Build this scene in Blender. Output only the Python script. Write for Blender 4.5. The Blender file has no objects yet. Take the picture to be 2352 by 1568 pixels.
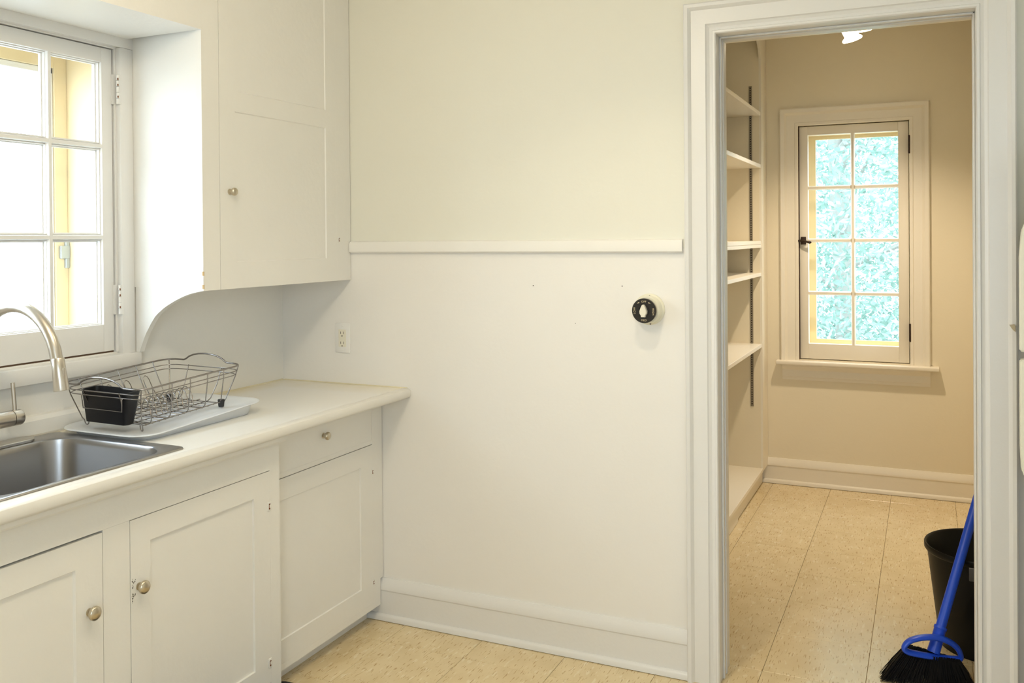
import bpy, bmesh, math, random
from mathutils import Vector, Matrix
random.seed(7)
PI = math.pi
scn = bpy.context.scene
C = scn.collection

# ------------------------------------------------------------------ camera
cam_d = bpy.data.cameras.new('camera')
cam = bpy.data.objects.new('camera', cam_d)
C.objects.link(cam)
scn.camera = cam
FPX = 2084.8
cam_d.sensor_width = 36.0
cam_d.sensor_fit = 'HORIZONTAL'
cam_d.lens = FPX * 36.0 / 2352
cam_d.shift_y = -223.1 / 2352
cam_d.clip_start = 0.02
yaw, pitch, roll = 0.4288, -0.0065, -0.0079
fw = Vector((-math.sin(yaw) * math.cos(pitch), math.cos(yaw) * math.cos(pitch), math.sin(pitch)))
rt = Vector((math.cos(yaw), math.sin(yaw), 0))
up = rt.cross(fw)
r2 = rt * math.cos(roll) + up * math.sin(roll)
u2 = -rt * math.sin(roll) + up * math.cos(roll)
M = Matrix((r2, u2, -fw)).transposed().to_4x4()
M.translation = Vector((2.248, -2.8095, 1.3817))
cam.matrix_world = M

# ------------------------------------------------------------------ world, lamps, exposure
w = bpy.data.worlds.new('world')
scn.world = w
w.use_nodes = True
bg = w.node_tree.nodes['Background']
bg.inputs[0].default_value = (0.70, 0.86, 1.0, 1)
bg.inputs[1].default_value = 10.0
scn.view_settings.view_transform = 'Standard'
scn.view_settings.look = 'None'
scn.view_settings.gamma = 1
scn.view_settings.use_curve_mapping = False
scn.view_settings.exposure = 0.0


def lamp(name, kind, loc, power, col, size=0.05, rot=None):
    d = bpy.data.lights.new(name, kind)
    d.energy = power
    d.color = col
    if kind == 'POINT':
        d.shadow_soft_size = size
    o = bpy.data.objects.new(name, d)
    o.location = loc
    if rot:
        o.rotation_euler = rot
    C.objects.link(o)
    return o


K_LAMP, FILL_LAMP, P_LAMP = 24.0, 23.0, 70.0
K_COL, FILL_COL, P_COL = (1.0, 0.86, 0.62), (1.0, 0.88, 0.67), (1.0, 0.84, 0.65)


def spot(name, loc, power, col, size, angle, blend, aim):
    d = bpy.data.lights.new(name, 'SPOT')
    d.energy = power
    d.color = col
    d.shadow_soft_size = size
    d.spot_size = math.radians(angle)
    d.spot_blend = blend
    o = bpy.data.objects.new(name, d)
    o.location = loc
    o.rotation_euler = Vector(aim).to_track_quat('-Z', 'Y').to_euler()
    C.objects.link(o)


spot('kitchen_bulb', (1.5, -0.78, 2.34), K_LAMP, K_COL, 0.035, 122, 1.0, (0, 0.0, -1))
lamp('kitchen_fill_added', 'POINT', (1.2, -1.8, 2.22), FILL_LAMP, FILL_COL, 0.09)  # added fill lamp, warms the whole kitchen evenly; no known source
spot('pantry_bulb', (1.940, 1.64, 2.262), P_LAMP, P_COL, 0.03, 116, 1.0, (0, 0.12, -1))


def portal(name, loc, rot, sx, sy):
    d = bpy.data.lights.new(name, 'AREA')
    d.shape = 'RECTANGLE'
    d.size = sx
    d.size_y = sy
    d.cycles.is_portal = True
    o = bpy.data.objects.new(name, d)
    o.location = loc
    o.rotation_euler = rot
    C.objects.link(o)


portal('kitchen_window_portal', (-0.33, -1.43, 1.5), (0, -PI / 2, 0), 1.1, 1.5)
portal('added_window_portal', (2.6, -3.86, 1.45), (PI / 2, 0, 0), 1.25, 1.25)  # portal for the window added behind the camera
portal('pantry_window_portal', (1.88, 2.68, 1.36), (-PI / 2, 0, 0), 0.75, 1.4)

# ------------------------------------------------------------------ materials


def mat(name, col, rough=0.5, metal=0.0, spec=0.5, bump=None, vary=None, coat=0.0):
    m = bpy.data.materials.new(name)
    m.use_nodes = True
    nt = m.node_tree
    b = nt.nodes['Principled BSDF']
    b.inputs['Base Color'].default_value = (*col, 1)
    b.inputs['Roughness'].default_value = rough
    b.inputs['Metallic'].default_value = metal
    b.inputs['Specular IOR Level'].default_value = spec
    if coat:
        b.inputs['Coat Weight'].default_value = coat
        b.inputs['Coat Roughness'].default_value = 0.15
    if bump or vary:
        geo = nt.nodes.new('ShaderNodeNewGeometry')
    if bump:
        sc, st = bump
        n = nt.nodes.new('ShaderNodeTexNoise')
        n.inputs['Scale'].default_value = sc
        n.inputs['Detail'].default_value = 3
        nt.links.new(geo.outputs['Position'], n.inputs['Vector'])
        bp_ = nt.nodes.new('ShaderNodeBump')
        bp_.inputs['Strength'].default_value = st
        bp_.inputs['Distance'].default_value = 0.004
        nt.links.new(n.outputs['Fac'], bp_.inputs['Height'])
        nt.links.new(bp_.outputs['Normal'], b.inputs['Normal'])
    if vary:
        sc, amt = vary
        n = nt.nodes.new('ShaderNodeTexNoise')
        n.inputs['Scale'].default_value = sc
        n.inputs['Detail'].default_value = 4
        nt.links.new(geo.outputs['Position'], n.inputs['Vector'])
        mx = nt.nodes.new('ShaderNodeMix')
        mx.data_type = 'RGBA'
        mx.inputs['A'].default_value = (*[c * (1 - amt) for c in col], 1)
        mx.inputs['B'].default_value = (*[min(1, c * (1 + amt * 0.5)) for c in col], 1)
        nt.links.new(n.outputs['Fac'], mx.inputs['Factor'])
        nt.links.new(mx.outputs['Result'], b.inputs['Base Color'])
    return m


def two_tone(name, lower, upper, zsplit, rough):
    m = mat(name, lower, rough, bump=(60, 0.12))
    nt = m.node_tree
    b = nt.nodes['Principled BSDF']
    geo = nt.nodes.new('ShaderNodeNewGeometry')
    sp = nt.nodes.new('ShaderNodeSeparateXYZ')
    nt.links.new(geo.outputs['Position'], sp.inputs[0])
    gt = nt.nodes.new('ShaderNodeMath')
    gt.operation = 'GREATER_THAN'
    gt.inputs[1].default_value = zsplit
    nt.links.new(sp.outputs['Z'], gt.inputs[0])
    mx = nt.nodes.new('ShaderNodeMix')
    mx.data_type = 'RGBA'
    mx.inputs['A'].default_value = (*lower, 1)
    mx.inputs['B'].default_value = (*upper, 1)
    nt.links.new(gt.outputs[0], mx.inputs['Factor'])
    nt.links.new(mx.outputs['Result'], b.inputs['Base Color'])
    return m


WHITE = (0.87, 0.85, 0.80)
m_wall = two_tone('kitchen_wall_paint', (0.88, 0.85, 0.80), (0.83, 0.81, 0.71), 1.345, 0.55)
m_rail = mat('rail_paint', (0.87, 0.845, 0.79), 0.5)
m_paint = mat('white_gloss_paint', WHITE, 0.35, bump=(45, 0.15))
m_trim = mat('trim_paint', (0.81, 0.795, 0.765), 0.32, bump=(70, 0.12))
m_cab = mat('cabinet_paint', (0.86, 0.84, 0.79), 0.38, bump=(50, 0.18), vary=(6, 0.03))
m_pantry = mat('pantry_paint', (0.84, 0.75, 0.56), 0.5, bump=(50, 0.15))
m_ptrim = mat('pantry_trim_paint', (0.87, 0.80, 0.66), 0.35, bump=(60, 0.1))
m_ceil = mat('ceiling_paint', (0.90, 0.885, 0.84), 0.7)
m_lam = mat('counter_laminate', (0.88, 0.86, 0.80), 0.22)
m_edge = mat('counter_edge', (0.78, 0.755, 0.70), 0.3)
m_dark = mat('gap_shade', (0.10, 0.055, 0.03), 0.8)  # dark brown puts the shade inside gaps into the colour
m_rust = mat('rusted_steel', (0.22, 0.08, 0.03), 0.7, 0.3)
m_chip = mat('bare_chip', (0.60, 0.40, 0.18), 0.7)
m_black = mat('black_plastic', (0.005, 0.005, 0.007), 0.38, spec=0.35)
m_binm = mat('bin_plastic', (0.004, 0.004, 0.004), 0.42, spec=0.25)
m_rubber = mat('black_rubber', (0.02, 0.02, 0.022), 0.6)
m_blue = mat('blue_plastic', (0.012, 0.075, 0.62), 0.35)
m_bris = mat('black_bristle', (0.006, 0.0065, 0.008), 0.4, spec=0.35)
m_wire = mat('chrome_wire', (0.30, 0.28, 0.27), 0.22, 1.0)
m_nick = mat('brushed_nickel', (0.62, 0.58, 0.52), 0.30, 1.0)
m_knob = mat('knob_nickel', (0.60, 0.54, 0.43), 0.30, 1.0)
m_iron = mat('dark_bronze', (0.05, 0.03, 0.02), 0.5, 0.6)
m_plate = mat('outlet_plastic', (0.88, 0.86, 0.82), 0.35)
m_ivory = mat('ivory_plastic', (0.85, 0.80, 0.66), 0.35)
m_slot = mat('slot_dark', (0.03, 0.02, 0.015), 0.8)
m_cream = mat('cream_metal', (0.82, 0.78, 0.62), 0.4)
m_print = mat('cream_print', (0.75, 0.62, 0.38), 0.5)
m_disc = mat('dial_black', (0.015, 0.013, 0.012), 0.35)
m_steelside = mat('dial_rim_metal', (0.45, 0.40, 0.32), 0.35, 0.9)
m_std = mat('grey_steel_strip', (0.30, 0.26, 0.19), 0.45, 0.7)
m_fridge = mat('appliance_enamel', (0.86, 0.85, 0.80), 0.3)
m_handle = mat('appliance_handle', (0.84, 0.82, 0.68), 0.35)
m_extwood = mat('outer_frame_paint', (0.84, 0.69, 0.42), 0.6, vary=(9, 0.08))
m_outwhite = mat('outer_sash_paint', (0.85, 0.83, 0.78), 0.5)
m_bark = mat('bark', (0.45, 0.42, 0.38), 0.9, bump=(20, 0.6))
m_grass = mat('pale_gravel', (0.46, 0.45, 0.43), 0.9, vary=(3, 0.2))
m_mat = mat('mat_rubber', (0.012, 0.012, 0.012), 0.55)

# stained laminate: old yellowing along the wall joint
nt = m_lam.node_tree
b = nt.nodes['Principled BSDF']
geo = nt.nodes.new('ShaderNodeNewGeometry')
sp = nt.nodes.new('ShaderNodeSeparateXYZ')
nt.links.new(geo.outputs['Position'], sp.inputs[0])
mr = nt.nodes.new('ShaderNodeMapRange')
mr.inputs['From Min'].default_value = -0.16
mr.inputs['From Max'].default_value = 0.0
nt.links.new(sp.outputs['Y'], mr.inputs['Value'])
mr2 = nt.nodes.new('ShaderNodeMapRange')
mr2.inputs['From Min'].default_value = 0.10
mr2.inputs['From Max'].default_value = 0.0
nt.links.new(sp.outputs['X'], mr2.inputs['Value'])
mxx = nt.nodes.new('ShaderNodeMath')
mxx.operation = 'MAXIMUM'
nt.links.new(mr.outputs[0], mxx.inputs[0])
nt.links.new(mr2.outputs[0], mxx.inputs[1])
ns = nt.nodes.new('ShaderNodeTexNoise')
ns.inputs['Scale'].default_value = 9
ns.inputs['Detail'].default_value = 5
nt.links.new(geo.outputs['Position'], ns.inputs['Vector'])
ml = nt.nodes.new('ShaderNodeMath')
ml.operation = 'MULTIPLY'
nt.links.new(mxx.outputs[0], ml.inputs[0])
nt.links.new(ns.outputs['Fac'], ml.inputs[1])
mc = nt.nodes.new('ShaderNodeMix')
mc.data_type = 'RGBA'
mc.inputs['A'].default_value = (0.90, 0.885, 0.84, 1)
mc.inputs['B'].default_value = (0.80, 0.66, 0.34, 1)
nt.links.new(ml.outputs[0], mc.inputs['Factor'])
nt.links.new(mc.outputs['Result'], b.inputs['Base Color'])

# brushed stainless with fine streaks
m_steel = mat('stainless', (0.40, 0.39, 0.385), 0.28, 1.0)
nt = m_steel.node_tree
b = nt.nodes['Principled BSDF']
geo = nt.nodes.new('ShaderNodeNewGeometry')
mp = nt.nodes.new('ShaderNodeMapping')
mp.inputs['Scale'].default_value = (30, 30, 400)
nt.links.new(geo.outputs['Position'], mp.inputs[0])
ns = nt.nodes.new('ShaderNodeTexNoise')
ns.inputs['Scale'].default_value = 3
nt.links.new(mp.outputs[0], ns.inputs['Vector'])
mr = nt.nodes.new('ShaderNodeMapRange')
mr.inputs['To Min'].default_value = 0.27
mr.inputs['To Max'].default_value = 0.33
nt.links.new(ns.outputs['Fac'], mr.inputs[0])
nt.links.new(mr.outputs[0], b.inputs['Roughness'])

# glass that passes light
m_glass = bpy.data.materials.new('window_glass')
m_glass.use_nodes = True
nt = m_glass.node_tree
nt.nodes.clear()
out = nt.nodes.new('ShaderNodeOutputMaterial')
mixs = nt.nodes.new('ShaderNodeMixShader')
tr = nt.nodes.new('ShaderNodeBsdfTransparent')
gl = nt.nodes.new('ShaderNodeBsdfGlossy')
gl.inputs['Roughness'].default_value = 0.03
tr.inputs[0].default_value = (0.97, 0.97, 0.97, 1)
mixs.inputs[0].default_value = 0.04
nt.links.new(tr.outputs[0], mixs.inputs[1])
nt.links.new(gl.outputs[0], mixs.inputs[2])
nt.links.new(mixs.outputs[0], out.inputs[0])

# translucent drain tray plastic
m_tray = mat('tray_plastic', (0.93, 0.95, 0.97), 0.3)
m_tray.node_tree.nodes['Principled BSDF'].inputs['Transmission Weight'].default_value = 0.25
m_tray.node_tree.nodes['Principled BSDF'].inputs['Roughness'].default_value = 0.35

# leaves: diffuse + translucent
m_leaf = bpy.data.materials.new('leaf')
m_leaf.use_nodes = True
nt = m_leaf.node_tree
nt.nodes.clear()
out = nt.nodes.new('ShaderNodeOutputMaterial')
mixs = nt.nodes.new('ShaderNodeMixShader')
di = nt.nodes.new('ShaderNodeBsdfDiffuse')
tl = nt.nodes.new('ShaderNodeBsdfTranslucent')
geo = nt.nodes.new('ShaderNodeNewGeometry')
ns = nt.nodes.new('ShaderNodeTexNoise')
ns.inputs['Scale'].default_value = 1.3
nt.links.new(geo.outputs['Position'], ns.inputs['Vector'])
mx = nt.nodes.new('ShaderNodeMix')
mx.data_type = 'RGBA'
mx.inputs['A'].default_value = (0.32, 0.46, 0.40, 1)
mx.inputs['B'].default_value = (0.48, 0.61, 0.55, 1)
nt.links.new(ns.outputs['Fac'], mx.inputs['Factor'])
nt.links.new(mx.outputs['Result'], di.inputs[0])
nt.links.new(mx.outputs['Result'], tl.inputs[0])
mixs.inputs[0].default_value = 0.4
nt.links.new(di.outputs[0], mixs.inputs[1])
nt.links.new(tl.outputs[0], mixs.inputs[2])
nt.links.new(mixs.outputs[0], out.inputs[0])

# vinyl tile with flecks
m_tile = mat('vinyl_tile', (0.72, 0.58, 0.34), 0.24)
nt = m_tile.node_tree
b = nt.nodes['Principled BSDF']
geo = nt.nodes.new('ShaderNodeNewGeometry')
oi = nt.nodes.new('ShaderNodeObjectInfo')
add = nt.nodes.new('ShaderNodeVectorMath')
add.operation = 'ADD'
scl = nt.nodes.new('ShaderNodeVectorMath')
scl.operation = 'SCALE'
scl.inputs['Scale'].default_value = 7.0
cmb = nt.nodes.new('ShaderNodeCombineXYZ')
nt.links.new(oi.outputs['Random'], cmb.inputs[0])
nt.links.new(oi.outputs['Random'], cmb.inputs[1])
nt.links.new(cmb.outputs[0], scl.inputs[0])
nt.links.new(geo.outputs['Position'], add.inputs[0])
nt.links.new(scl.outputs[0], add.inputs[1])


def flecks(scale, lo, hi, seed):
    mp = nt.nodes.new('ShaderNodeMapping')
    mp.inputs['Scale'].default_value = scale
    mp.inputs['Location'].default_value = (seed, seed * 1.7, 0)
    nt.links.new(add.outputs[0], mp.inputs[0])
    n = nt.nodes.new('ShaderNodeTexNoise')
    n.inputs['Scale'].default_value = 1.0
    n.inputs['Detail'].default_value = 2.0
    nt.links.new(mp.outputs[0], n.inputs['Vector'])
    r = nt.nodes.new('ShaderNodeMapRange')
    r.inputs['From Min'].default_value = lo
    r.inputs['From Max'].default_value = hi
    nt.links.new(n.outputs['Fac'], r.inputs[0])
    return r.outputs[0]


def mixc(fac, a, bcol, k=1.0):
    mx = nt.nodes.new('ShaderNodeMix')
    mx.data_type = 'RGBA'
    if k != 1.0:
        mm = nt.nodes.new('ShaderNodeMath')
        mm.operation = 'MULTIPLY'
        mm.inputs[1].default_value = k
        nt.links.new(fac, mm.inputs[0])
        fac = mm.outputs[0]
    nt.links.new(fac, mx.inputs['Factor'])
    if isinstance(a, tuple):
        mx.inputs['A'].default_value = a
    else:
        nt.links.new(a, mx.inputs['A'])
    mx.inputs['B'].default_value = bcol
    return mx.outputs['Result']


c1 = mixc(flecks((14, 9, 1), 0.35, 0.65, 3.0), (0.80, 0.655, 0.40, 1), (0.74, 0.59, 0.345, 1))
c2 = mixc(flecks((60, 17, 1), 0.60, 0.68, 9.0), c1, (0.88, 0.78, 0.56, 1), 0.6)
c3 = mixc(flecks((200, 27, 1), 0.605, 0.67, 21.0), c2, (0.45, 0.27, 0.12, 1), 0.75)
nt.links.new(c3, b.inputs['Base Color'])

# ------------------------------------------------------------------ mesh helpers


def bm_new():
    return bmesh.new()


def bx(bm, x0, x1, y0, y1, z0, z1, bev=0.0, seg=2):
    if x1 < x0: x0, x1 = x1, x0
    if y1 < y0: y0, y1 = y1, y0
    if z1 < z0: z0, z1 = z1, z0
    r = bmesh.ops.create_cube(bm, size=1.0)
    vs = r['verts']
    for v in vs:
        v.co = Vector(((x0 + x1) / 2 + v.co.x * (x1 - x0), (y0 + y1) / 2 + v.co.y * (y1 - y0), (z0 + z1) / 2 + v.co.z * (z1 - z0)))
    if bev > 0:
        es = set()
        for v in vs:
            es.update(v.link_edges)
        bmesh.ops.bevel(bm, geom=list(es), offset=bev, segments=seg, profile=0.5, affect='EDGES')


def prism(bm, pts, axis, a, bb):
    """polygon pts (2D) extruded along axis from a to bb"""
    def co(p, t):
        if axis == 'X': return Vector((t, p[0], p[1]))
        if axis == 'Y': return Vector((p[0], t, p[1]))
        return Vector((p[0], p[1], t))
    n = len(pts)
    v0 = [bm.verts.new(co(p, a)) for p in pts]
    v1 = [bm.verts.new(co(p, bb)) for p in pts]
    bm.faces.new(v0[::-1])
    bm.faces.new(v1)
    for i in range(n):
        bm.faces.new((v0[i], v0[(i + 1) % n], v1[(i + 1) % n], v1[i]))
    bmesh.ops.recalc_face_normals(bm, faces=bm.faces[:])


def loft(bm, loops, close_start=False, close_end=False):
    rings = [[bm.verts.new(Vector(p)) for p in lp] for lp in loops]
    n = len(rings[0])
    for a, b_ in zip(rings[:-1], rings[1:]):
        for i in range(n):
            bm.faces.new((a[i], a[(i + 1) % n], b_[(i + 1) % n], b_[i]))
    if close_start:
        bm.faces.new(rings[0][::-1])
    if close_end:
        bm.faces.new(rings[-1])
    bmesh.ops.recalc_face_normals(bm, faces=bm.faces[:])


def rrect(x0, x1, y0, y1, r, z, n=6):
    pts = []
    for cx, cy, a0 in ((x1 - r, y1 - r, 0), (x0 + r, y1 - r, PI / 2), (x0 + r, y0 + r, PI), (x1 - r, y0 + r, 1.5 * PI)):
        for i in range(n + 1):
            a = a0 + PI / 2 * i / n
            pts.append((cx + r * math.cos(a), cy + r * math.sin(a), z))
    return pts


def tube(bm, pts, r, n=8, closed=False, rads=None, cap=True):
    pts = [Vector(p) for p in pts]
    N = len(pts)
    rings = []
    prev = None
    for i, p in enumerate(pts):
        if closed:
            t = (pts[(i + 1) % N] - pts[i - 1]).normalized()
        else:
            t = (pts[min(i + 1, N - 1)] - pts[max(i - 1, 0)]).normalized()
        if prev is None:
            ref = Vector((0, 0, 1)) if abs(t.z) < 0.9 else Vector((1, 0, 0))
            u = t.cross(ref).normalized()
        else:
            u = (prev - t * prev.dot(t))
            u = u.normalized() if u.length > 1e-6 else t.cross(Vector((0, 0, 1))).normalized()
        prev = u
        v = t.cross(u)
        rr = rads[i] if rads else r
        rings.append([bm.verts.new(p + (u * math.cos(2 * PI * k / n) + v * math.sin(2 * PI * k / n)) * rr) for k in range(n)])
    pairs = list(zip(rings[:-1], rings[1:]))
    if closed:
        pairs.append((rings[-1], rings[0]))
    for a, b_ in pairs:
        for k in range(n):
            bm.faces.new((a[k], a[(k + 1) % n], b_[(k + 1) % n], b_[k]))
    if not closed and cap:
        bm.faces.new(rings[0][::-1])
        bm.faces.new(rings[-1])
    bmesh.ops.recalc_face_normals(bm, faces=bm.faces[:])


def lathe(bm, prof, origin=(0, 0, 0), axis=(0, 0, 1), n=24):
    """prof: list of (radius, height along axis)"""
    ax = Vector(axis).normalized()
    ref = Vector((0, 0, 1)) if abs(ax.z) < 0.9 else Vector((1, 0, 0))
    u = ax.cross(ref).normalized()
    v = ax.cross(u)
    o = Vector(origin)
    rings = []
    for r, h in prof:
        r = max(r, 1e-4)
        rings.append([bm.verts.new(o + ax * h + (u * math.cos(2 * PI * k / n) + v * math.sin(2 * PI * k / n)) * r) for k in range(n)])
    for a, b_ in zip(rings[:-1], rings[1:]):
        for k in range(n):
            bm.faces.new((a[k], a[(k + 1) % n], b_[(k + 1) % n], b_[k]))
    if prof[0][0] > 2e-4: bm.faces.new(rings[0][::-1])
    if prof[-1][0] > 2e-4: bm.faces.new(rings[-1])
    bmesh.ops.recalc_face_normals(bm, faces=bm.faces[:])


def obj(name, bm, m, parent=None, smooth=None, **props):
    me = bpy.data.meshes.new(name)
    bmesh.ops.recalc_face_normals(bm, faces=bm.faces[:])
    bm.to_mesh(me)
    bm.free()
    me.materials.append(m)
    if smooth is not None:
        for p in me.polygons:
            p.use_smooth = True
        me.set_sharp_from_angle(angle=math.radians(smooth))
    o = bpy.data.objects.new(name, me)
    C.objects.link(o)
    if parent is not None:
        o.parent = parent
        o.matrix_parent_inverse = parent.matrix_basis.inverted()
    for k, v in props.items():
        o[k] = v
    return o


def thing(name, label, cat, loc=(0, 0, 0), group=None):
    o = bpy.data.objects.new(name, None)
    o.empty_display_size = 0.05
    o.location = loc
    C.objects.link(o)
    o['label'] = label
    o['category'] = cat
    if group: o['group'] = group
    return o


def tag(o, label, cat, group=None):
    o['label'] = label
    o['category'] = cat
    if group: o['group'] = group
    return o


def struct(name, bm=None, m=None, loc=(0, 0, 0), smooth=None):
    if bm is None:
        o = bpy.data.objects.new(name, None)
        o.empty_display_size = 0.05
        o.location = loc
        C.objects.link(o)
    else:
        o = obj(name, bm, m, None, smooth)
    o['kind'] = 'structure'
    return o


def box_obj(name, m, parent, x0, x1, y0, y1, z0, z1, bev=0.0, smooth=None, **props):
    bm = bm_new()
    bx(bm, x0, x1, y0, y1, z0, z1, bev)
    return obj(name, bm, m, parent, smooth, **props)


def framed_panel(bm, plane, f, a0, a1, z0, z1, panels, thick, depth, slope=0.006):
    """door slab with recessed rectangular panels. plane 'X': face at x=f looking +X"""
    bx_ = [a0, a1]
    zs = [z0, z1]
    for p in panels:
        bx_ += [p[0], p[1]]
        zs += [p[2], p[3]]
    As = sorted(set(bx_))
    Zs = sorted(set(zs))

    def P(a, z, d):
        return Vector((f - d, a, z))
    cache = {}

    def vert(a, z, d):
        k = (round(a, 5), round(z, 5), round(d, 5))
        if k not in cache:
            cache[k] = bm.verts.new(P(a, z, d))
        return cache[k]

    def quad(*vs):
        vv = [vert(*q) for q in vs]
        if len(set(vv)) == 4:
            bm.faces.new(vv)
    for i in range(len(As) - 1):
        for j in range(len(Zs) - 1):
            am, zm = (As[i] + As[i + 1]) / 2, (Zs[j] + Zs[j + 1]) / 2
            if any(p[0] < am < p[1] and p[2] < zm < p[3] for p in panels):
                continue
            quad((As[i], Zs[j], 0), (As[i + 1], Zs[j], 0), (As[i + 1], Zs[j + 1], 0), (As[i], Zs[j + 1], 0))
    for p in panels:
        pa, pb, pc, pd = p
        s = slope
        # edge points on the panel border must match grid points
        aa = [a for a in As if pa <= a <= pb]
        zz = [z for z in Zs if pc <= z <= pd]
        inner = [(pa + s, pc + s), (pb - s, pc + s), (pb - s, pd - s), (pa + s, pd - s)]

        def clampin(a, z):
            return (min(max(a, pa + s), pb - s), min(max(z, pc + s), pd - s))
        border = [(a, pc) for a in aa] + [(pb, z) for z in zz[1:]] + [(a, pd) for a in aa[::-1][1:]] + [(pa, z) for z in zz[::-1][1:-1]]
        n = len(border)
        inn = [clampin(*q) for q in border]
        for i in range(n):
            q0, q1 = border[i], border[(i + 1) % n]
            r0, r1 = inn[i], inn[(i + 1) % n]
            vs = [vert(*q0, 0), vert(*q1, 0), vert(*r1, depth), vert(*r0, depth)]
            u_ = []
            for x in vs:
                if x not in u_: u_.append(x)
            if len(u_) >= 3:
                bm.faces.new(u_)
        ring = []
        for q in inn:
            v = vert(*q, depth)
            if v not in ring: ring.append(v)
        bm.faces.new(ring)
    # sides and back
    back = [vert(a0, z0, thick), vert(a1, z0, thick), vert(a1, z1, thick), vert(a0, z1, thick)]
    bm.faces.new(back)
    bot = [vert(a, z0, 0) for a in As]
    top = [vert(a, z1, 0) for a in As]
    lf = [vert(a0, z, 0) for z in Zs]
    rg = [vert(a1, z, 0) for z in Zs]
    bm.faces.new(bot + [back[1], back[0]])
    bm.faces.new(top + [back[2], back[3]])
    bm.faces.new(lf + [back[3], back[0]])
    bm.faces.new(rg + [back[2], back[1]])
    bmesh.ops.recalc_face_normals(bm, faces=bm.faces[:])


# ------------------------------------------------------------------ ROOM SHELL
CEIL = 2.50
PCEIL = CEIL - 0.001
XL, XR, DH = 1.662, 2.372, 2.004      # doorway
FY = 2.432                            # pantry far wall
PXL, PXR = 1.08, 2.64                 # pantry side walls
KX = 3.3
KY = -3.7

# floor: slab and tiles
bm = bm_new()
bx(bm, -0.05, KX, KY, FY + 0.1, -0.12, -0.0035)
floor = struct('floor', bm, mat('tile_joint', (0.30, 0.20, 0.10), 0.8))
T = 0.3048
tb = bm_new()
bx(tb, -T / 2 + 0.0006, T / 2 - 0.0006, -T / 2 + 0.0006, T / 2 - 0.0006, -0.0034, 0.0, 0.0008, 1)
tme = bpy.data.meshes.new('floor_tile')
tb.to_mesh(tme)
tb.free()
tme.materials.append(m_tile)
GX, GY = 1.765, 0.442
for i in range(-6, 6):
    for j in range(-14, 8):
        cx, cy = GX + (i + 0.5) * T, GY + (j + 0.5) * T
        if cx - T / 2 < -0.1 or cx + T / 2 > KX + 0.25 or cy - T / 2 < KY - 0.1 or cy - T / 2 > FY:
            continue
        if cy > 0.15 and (cx < 1.15 or cx > PXR + 0.1):
            continue
        o = bpy.data.objects.new('floor_tile', tme)
        o.location = (cx, cy, 0)
        o.parent = floor
        C.objects.link(o)

# back wall with the doorway
bm = bm_new()
bx(bm, -0.15, XL - 0.012, 0, 0.13, 0, CEIL)
bx(bm, XR + 0.012, KX, 0, 0.13, 0, CEIL)
bx(bm, XL - 0.012, XR + 0.012, 0, 0.13, DH + 0.012, CEIL)
wall_back = struct('wall_back', bm, m_wall)
# left wall with window hole
WY0, WY1, WZ0, WZ1 = -2.035, -0.785, 1.045, 1.972
bm = bm_new()
bx(bm, -0.22, -0.01, WY1, 0, 0, CEIL)
bx(bm, -0.22, -0.01, KY, WY0, 0, CEIL)
bx(bm, -0.22, -0.01, WY0, WY1, 0, WZ0)
bx(bm, -0.22, -0.01, WY0, WY1, WZ1, CEIL)
wall_left = struct('wall_left', bm, m_paint)
# right wall, rear wall
bm = bm_new()
bx(bm, KX, KX + 0.15, KY, 0.13, 0, CEIL)
struct('wall_right', bm, m_wall)
RW = (2.0, 3.2, 0.85, 2.05)  # opening for the added daylight window
bm = bm_new()
bx(bm, -0.22, RW[0], KY - 0.12, KY, 0, CEIL)
bx(bm, RW[1], KX + 0.15, KY - 0.12, KY, 0, CEIL)
bx(bm, RW[0], RW[1], KY - 0.12, KY, 0, RW[2])
bx(bm, RW[0], RW[1], KY - 0.12, KY, RW[3], CEIL)
struct('wall_front', bm, m_wall)
bm = bm_new()
bx(bm, -0.22, KX + 0.15, KY - 0.12, FY + 0.22, CEIL, CEIL + 0.1)
struct('ceiling', bm, m_ceil)
# pantry walls
PW = (1.602, 2.165, 0.70, 1.99)
bm = bm_new()
bx(bm, PXL - 0.1, PW[0], FY, FY + 0.2, 0, CEIL)
bx(bm, PW[1], PXR + 0.1, FY, FY + 0.2, 0, CEIL)
bx(bm, PW[0], PW[1], FY, FY + 0.2, 0, PW[2])
bx(bm, PW[0], PW[1], FY, FY + 0.2, PW[3], CEIL)
struct('wall_far', bm, m_pantry)
bm = bm_new()
bx(bm, PXL - 0.1, PXL, 0.13, FY, 0, CEIL)
struct('wall_far_left', bm, m_pantry)
bm = bm_new()
bx(bm, PXR, PXR + 0.1, 0.13, FY, 0, CEIL)
struct('wall_far_right', bm, m_pantry)

# nail holes and scuffs in the back wall
for (x, z, r) in ((1.041, 1.222, 0.0018), (1.353, 1.225, 0.0018), (1.192, 1.100, 0.0012)):
    bm = bm_new()
    lathe(bm, [(r, -0.002), (r, 0.0006)], (x, 0, z), (0, -1, 0), 8)
    obj('nail_hole', bm, m_slot, wall_back)

# chair rail
bm = bm_new()
prism(bm, [(-0.0, 1.333), (-0.013, 1.334), (-0.016, 1.338), (-0.016, 1.366), (-0.012, 1.373), (-0.0, 1.376)], 'X', 0.310, 1.553)
struct('trim_1', bm, m_rail, smooth=30)


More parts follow.
